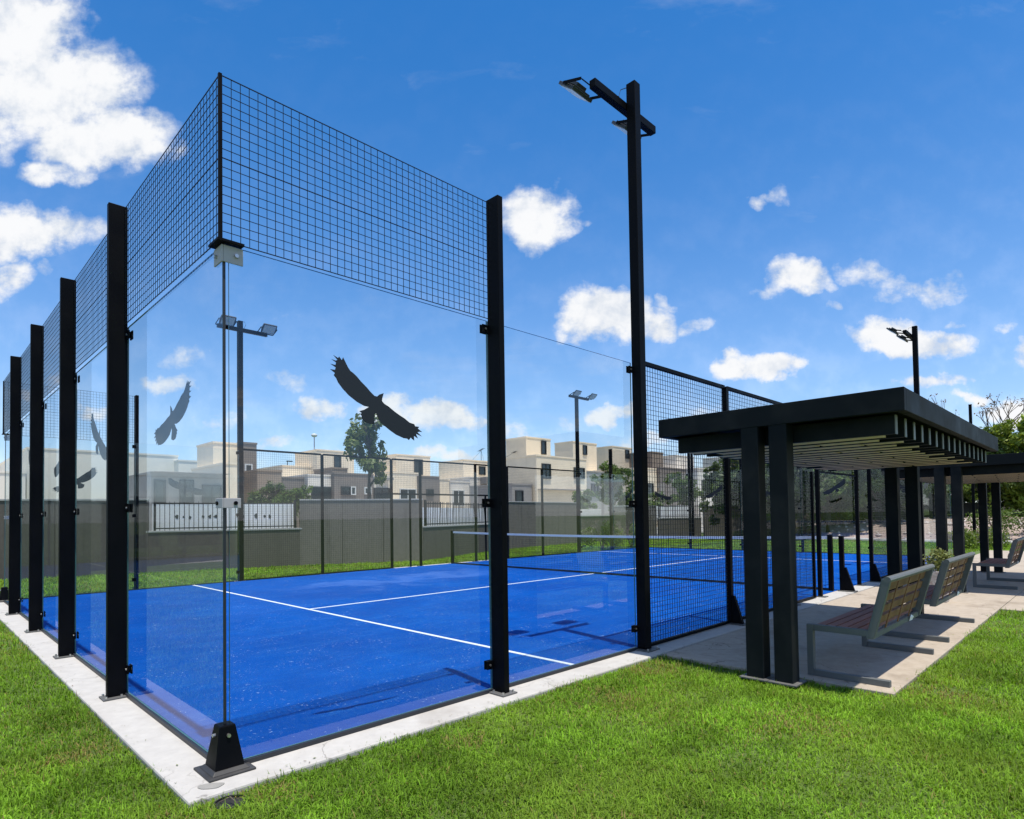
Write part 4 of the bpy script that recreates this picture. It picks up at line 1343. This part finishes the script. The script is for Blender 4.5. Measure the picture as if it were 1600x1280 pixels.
b = at_y(1068, 800, 17.0)
tree('small light tree behind the mesh, left of the pergola', (b.x, 17.0, GZ), 4.4, auto_crown(1.3, 1.9, 3.9, 7, 21), 3600, 0.085, G2c, 0.1)
b = at_y(1118, 800, 15.5)
tree('dark leafy tree touching the pergola roof edge', (b.x, 15.5, GZ), 4.9, auto_crown(1.3, 2.4, 4.4, 8, 23), 5200, 0.10, G1c, 0.13)
b = at_y(1018, 800, 18.5)
tree('bushy green tree just right of the near lamp pole', (b.x, 18.5, GZ), 2.8, auto_crown(1.3, 1.0, 2.6, 6, 27), 3000, 0.085, G2c, 0.09)
b = at_y(432, 800, 22.0)
tree('wide low garden tree behind the left railing', (b.x, 22.0, GZ), 3.0, auto_crown(1.35, 1.6, 2.75, 8, 31), 4200, 0.08, G1c, 0.09)
b = at_y(470, 800, 22.5)
tree('second low garden tree beside the taupe house', (b.x, 22.5, GZ), 3.0, auto_crown(0.9, 1.7, 2.7, 6, 33), 2400, 0.08, G2c, 0.08)
# the belt of trees behind the far end
belt = [
    (1160, 34, 4.6, 1.9, G1c, 'dark tree left of the far glass end wall'), (1205, 37, 5.0, 2.1, G2c, 'broad tree behind the far end wall, left of the net post'),
    (1250, 33, 4.7, 2.1, (0.05, 0.09, 0.022), 'dense dark tree left of the net post'), (1292, 36, 5.2, 2.3, G2c, 'pale green tree straight behind the net post'),
    (1330, 38, 5.3, 2.3, G1c, 'tall dark tree behind the far door posts'), (1372, 37, 5.2, 2.3, (0.05, 0.09, 0.022), 'dense tree left of the rear posts of the first pergola'),
    (1412, 40, 5.4, 2.3, G1c, 'leafy tree behind the rear posts of the first pergola'), (1455, 42, 5.4, 2.2, G2c, 'leafy tree between the two pergolas'),
    (1500, 46, 5.6, 2.2, G1c, 'dark tree behind the front posts of the second pergola'),
    (1545, 44, 5.6, 2.2, G2c, 'sunlit tree behind the posts of the second pergola'), (1622, 44, 6.4, 2.6, (0.20, 0.30, 0.05), 'bright green tree above the pergola at the right edge'),
    (1725, 42, 6.2, 2.6, G2c, 'big green tree just outside the right edge'),
]
for i, (u, dist, h, w, c, lab) in enumerate(belt):
    d = FW + RX * ((u - U0) / FPX)
    d = Vector((d.x, d.y, 0)).normalized()
    q = Vector(CAM) + d * dist
    big = h > 5.9
    tree(lab, (q.x, q.y, 0.3 if u > 1400 else GZ), h, auto_crown(w, h * (.28 if not big else .2), h * .88, 16 if big else 10, 40 + i), 15000 if big else 8500, 0.15 if big else 0.13, c, 0.2)
# bare twiggy tree
def twig_tree(label, u, dist, h, seed):
    d = FW + RX * ((u - U0) / FPX); d = Vector((d.x, d.y, 0)).normalized(); q = Vector(CAM) + d * dist
    T = thing('bare_tree', label, 'tree', (q.x, q.y, 0.3), 0, 'trees beyond the court')
    rr = random.Random(seed)
    mb = MB()
    tips = []
    def grow(p, dr, L, r_, n):
        e = p + dr * L
        mb.tube([p, (p + e) / 2 + Vector((rr.uniform(-.05, .05), rr.uniform(-.05, .05), 0)) * L, e], [r_, r_ * .8, r_ * .6], 5)
        if n == 0:
            tips.append(e); return
        for k in range(3):
            nd = (dr + Vector((rr.uniform(-.7, .7), rr.uniform(-.7, .7), rr.uniform(-.1, .5)))).normalized()
            grow(e, nd, L * rr.uniform(.6, .8), r_ * .6, n - 1)
    grow(Vector((0, 0, 0)), Vector((0.05, 0, 1)), h * .42, 0.11, 4)
    mb.build('trunk', 'bark', T)
    V, F, tt = leaf_cloud([tuple(t) for t in tips], [0.16] * len(tips), 260, 0.07, (0.16, 0.10, 0.05))
    np_mesh('crown', V, F, ['tree_leaf'], tt, T)
twig_tree('thin nearly bare tree above the end of the pergola roof', 1552, 44, 6.6, 5)
# shrubs
def shrub(label, u, dist, z, w, h, c, n=1500):
    d = FW + RX * ((u - U0) / FPX); d = Vector((d.x, d.y, 0)).normalized(); q = Vector(CAM) + d * dist
    T = thing('shrub', label, 'shrub', (q.x, q.y, z), 0, 'shrubs round the far lawn')
    st = MB()
    for k in range(5):
        a = k * 1.3
        st.tube([(0, 0, -.05), (.3 * w * math.cos(a), .3 * w * math.sin(a), h * .7)], [0.02, 0.008], 5)
    st.build('stem', 'bark', T)
    cs = [(w * .6 * math.cos(k * 2.1), w * .6 * math.sin(k * 2.1), h * (.35 + .12 * (k % 4))) for k in range(7)]
    V, F, tt = leaf_cloud(cs, [w * .42] * 7, n, 0.05, c)
    np_mesh('foliage', V, F, ['tree_leaf'], tt, T)
shrub('leafy shrub at the foot of the wall below the round tree', 940, 24.5, GZ, .9, 1.2, G1c, 2200)
shrub('rounded shrub at the wall foot right of the round tree', 985, 25.5, GZ, .9, 1.1, G2c, 2000)
shrub('low green shrub behind the posts of the second pergola', 1535, 27, GZ, .8, .7, G3c)
shrub('second low shrub on the gravel bank behind the second pergola', 1550, 34, .5, 1.0, .9, G2c)
shrub('dry yellowish shrub on the bank left of the pergola posts', 1250, 35, .1, 1.1, .7, (0.13, 0.12, 0.04))
shrub('green shrub on the bank behind the far door', 1320, 38, .4, 1.2, 1.0, G1c)
shrub('small shrub low on the bank near the second pergola', 1500, 31, GZ, .6, .6, G3c)
shrub('shrub at the right edge behind the third bench', 1605, 33, .3, 1.2, .9, G2c)

# ------------------------------------------------------------------ grass blades
def allowed(x, y, jit):
    kerb_in = (x > -0.27 + jit) & (x < 20.27 - jit) & (y > -0.27 + jit) & (y < 10.27)
    pav = (x > 4.0 + jit) & (x < 24.4) & (y > -2.2 + jit) & (y < 0)
    pav2 = (x > 9.42 + jit) & (x < 24.4) & (y > -4.4 + jit) & (y < 0)
    drain = (np.hypot(x + 0.105, y + 0.355) < 0.064)
    return ~(kerb_in | pav | pav2 | drain)

def vnoise(x, y, f, seed):
    """cheap smooth value noise"""
    r_ = np.random.default_rng(seed).random((64, 64))
    X, Y = x * f + 1000.3, y * f + 1000.7
    i, j = np.floor(X).astype(int), np.floor(Y).astype(int)
    a, b = X - i, Y - j
    a, b = a * a * (3 - 2 * a), b * b * (3 - 2 * b)
    g_ = lambda p, q: r_[p % 64, q % 64]
    return (g_(i, j) * (1 - a) + g_(i + 1, j) * a) * (1 - b) + (g_(i, j + 1) * (1 - a) + g_(i + 1, j + 1) * a) * b

def blades(x, y, length, width):
    n = len(x)
    jit = (vnoise(x, y, 9.0, 1) - 0.5) * 0.05 + RNG.normal(size=n) * 0.012
    k = allowed(x, y, jit)
    x, y, length, width = x[k], y[k], length[k], width[k]
    n = len(x)
    hgt = 0.65 + 0.7 * vnoise(x, y, 3.1, 2)
    length = length * hgt
    az = RNG.random(n) * 2 * np.pi + 1.4 * (vnoise(x, y, 2.0, 3) - .5)
    lean = np.clip(RNG.normal(0.95, 0.38, n), 0.1, 1.5)
    dx, dy = np.cos(az), np.sin(az)
    sx, sy = -dy, dx
    base = np.c_[x, y, np.full(n, GZ - 0.002)]
    l1 = length * 0.55
    m_ = base + np.c_[dx * np.sin(lean * .55) * l1, dy * np.sin(lean * .55) * l1, np.cos(lean * .55) * l1]
    lean2 = np.minimum(lean * 1.55, 1.75)
    l2 = length * 0.55
    t = m_ + np.c_[dx * np.sin(lean2) * l2, dy * np.sin(lean2) * l2, np.cos(lean2) * l2]
    w = (width * .5)[:, None] * np.c_[sx, sy, np.zeros(n)]
    V = np.stack([base - w, base + w, m_ + w * .85, m_ - w * .85, t], 1).reshape(-1, 3)
    i = (np.arange(n) * 5)[:, None]
    F = np.concatenate([i + np.array([[0, 1, 2]]), i + np.array([[0, 2, 3]]), i + np.array([[3, 2, 4]])], 0)
    g_ = vnoise(x, y, 1.6, 4)[:, None]
    g2 = vnoise(x, y, 6.0, 5)[:, None]
    r_ = RNG.random((n, 1))
    c = np.array([[0.160, 0.300, 0.024]]) * (0.45 + 1.05 * r_) * (0.62 + 0.62 * g2) * (0.72 + 0.52 * vnoise(x, y, 0.9, 12)[:, None])
    g_ = np.clip((g_ - .35) * 2.2, 0, 1)
    c = c * (1 - 0.35 * g_) + np.array([[0.24, 0.33, 0.045]]) * (0.35 * g_)
    spot = np.zeros(n)
    for (sx_, sy_, sr_) in ((0.10, -0.45, 0.16), (3.55, -0.42, 0.28), (2.6, -0.75, 0.22), (-0.55, 0.9, 0.2), (4.3, -2.45, 0.2), (-0.4, -0.45, 0.18), (1.2, -0.55, 0.14), (2.9, -1.9, 0.35), (0.9, -1.9, 0.2)):
        spot = np.maximum(spot, np.clip(1.2 - np.hypot(x - sx_, y - sy_) / sr_ + (vnoise(x, y, 7.0, 8) - .5), 0, 1))
    dry = (RNG.random((n, 1)) < (0.40 * spot[:, None] + 0.02 + 0.12 * np.clip((vnoise(x, y, 1.1, 6) - .58) * 4, 0, 1)[:, None]))
    c = np.where(dry, np.array([[0.30, 0.25, 0.085]]) * (0.6 + .5 * r_), c)
    return V, F, np.repeat(c, 5, 0)

def grass_field():
    Vs, Fs, Ts = [], [], []
    off = 0
    def put(x, y, l, w):
        nonlocal off
        V, F, T_ = blades(x, y, l, w)
        Vs.append(V); Fs.append(F + off); Ts.append(T_)
        off += len(V)
    def sector(n, r0, r1, a0, a1):
        rad = np.sqrt(r0 ** 2 + (r1 ** 2 - r0 ** 2) * RNG.random(n))
        ang = YAW + np.radians(a0 + (a1 - a0) * RNG.random(n))
        return -1.26 + rad * np.cos(ang), -3.42 + rad * np.sin(ang)
    def sec(dens, r0, r1, a0, a1, l0, l1, w0, w1):
        n = int(dens * 0.5 * math.radians(a1 - a0) * (r1 ** 2 - r0 ** 2))
        x, y = sector(n, r0, r1, a0, a1)
        put(x, y, l0 + (l1 - l0) * RNG.random(n), w0 + (w1 - w0) * RNG.random(n))
    sec(9500, 1.2, 3.6, -70, 70, .026, .062, .0036, .0066)
    sec(7500, 3.6, 5.6, -70, 70, .026, .062, .0038, .007)
    sec(3600, 5.6, 8.5, -70, -6, .03, .065, .005, .008)
    sec(3200, 5.6, 8.5, 20, 70, .03, .065, .005, .008)
    sec(1400, 8.5, 14, -66, -28, .04, .08, .006, .010)
    sec(1400, 8.5, 14, 22, 66, .04, .08, .006, .010)
    def rect(dens, x0, x1, y0, y1, l0, l1, w0, w1):
        n = int(dens * (x1 - x0) * (y1 - y0))
        put(x0 + (x1 - x0) * RNG.random(n), y0 + (y1 - y0) * RNG.random(n), l0 + (l1 - l0) * RNG.random(n), w0 + (w1 - w0) * RNG.random(n))
    rect(650, -2, 24, 10.28, 15.3, .05, .09, .010, .016)
    rect(420, 20.3, 31, -8, 10.28, .05, .09, .012, .020)
    rect(420, 24, 31, 10.28, 15, .05, .09, .012, .020)
    V, F, T_ = np.concatenate(Vs), np.concatenate(Fs), np.concatenate(Ts)
    o = np_mesh('grass', V, F, ['grass_blade'], T_, kind='stuff')
    tag(o, 'short bright green lawn grass around the court', 'grass')
    print('grass blades', len(V) // 5)
grass_field()

# ------------------------------------------------------------------ clippings and dry leaves blown onto the concrete
def litter():
    n = 240
    x, y = [], []
    for k in range(n):
        q = RNG.random()
        if q < 0.35:
            x.append(RNG.uniform(0.2, 4.0)); y.append(-0.27 + abs(RNG.normal(0, 0.05)))
        elif q < 0.60:
            x.append(-0.27 + abs(RNG.normal(0, 0.05))); y.append(RNG.uniform(-0.1, 6.0))
        else:
            x.append(RNG.uniform(4.05, 11)); y.append(-2.2 + abs(RNG.normal(0, 0.35)))
    x, y = np.array(x), np.array(y)
    k = (y > -2.19) & (y < -0.03) | (x < -0.03)
    x, y = x[k], y[k]
    n = len(x)
    a = RNG.random(n) * 2 * np.pi
    L = 0.004 + 0.009 * RNG.random(n) ** 2
    w = L * (0.18 + 0.35 * RNG.random(n))
    d = np.c_[np.cos(a), np.sin(a)]; e = np.c_[-np.sin(a), np.cos(a)]
    z = 0.0035 + 0.004 * RNG.random(n)
    P = np.c_[x, y]
    def v3(p, h): return np.c_[p, h]
    V = np.stack([v3(P - d * L[:, None], z), v3(P - e * w[:, None], z + .002), v3(P + d * L[:, None], z + .003), v3(P + e * w[:, None], z + .002)], 1).reshape(-1, 3)
    F = np.arange(n * 4).reshape(n, 4)
    base = np.where(RNG.random((n, 1)) < .5, np.array([[0.16, 0.20, 0.05]]), np.array([[0.17, 0.11, 0.05]])) * (0.5 + RNG.random((n, 1)))
    o = np_mesh('grass_clippings', V, F, ['tree_leaf'], np.repeat(base, 4, 0), kind='stuff')
    tag(o, 'scattered dry leaves and grass clippings on the concrete', 'clippings')
litter()
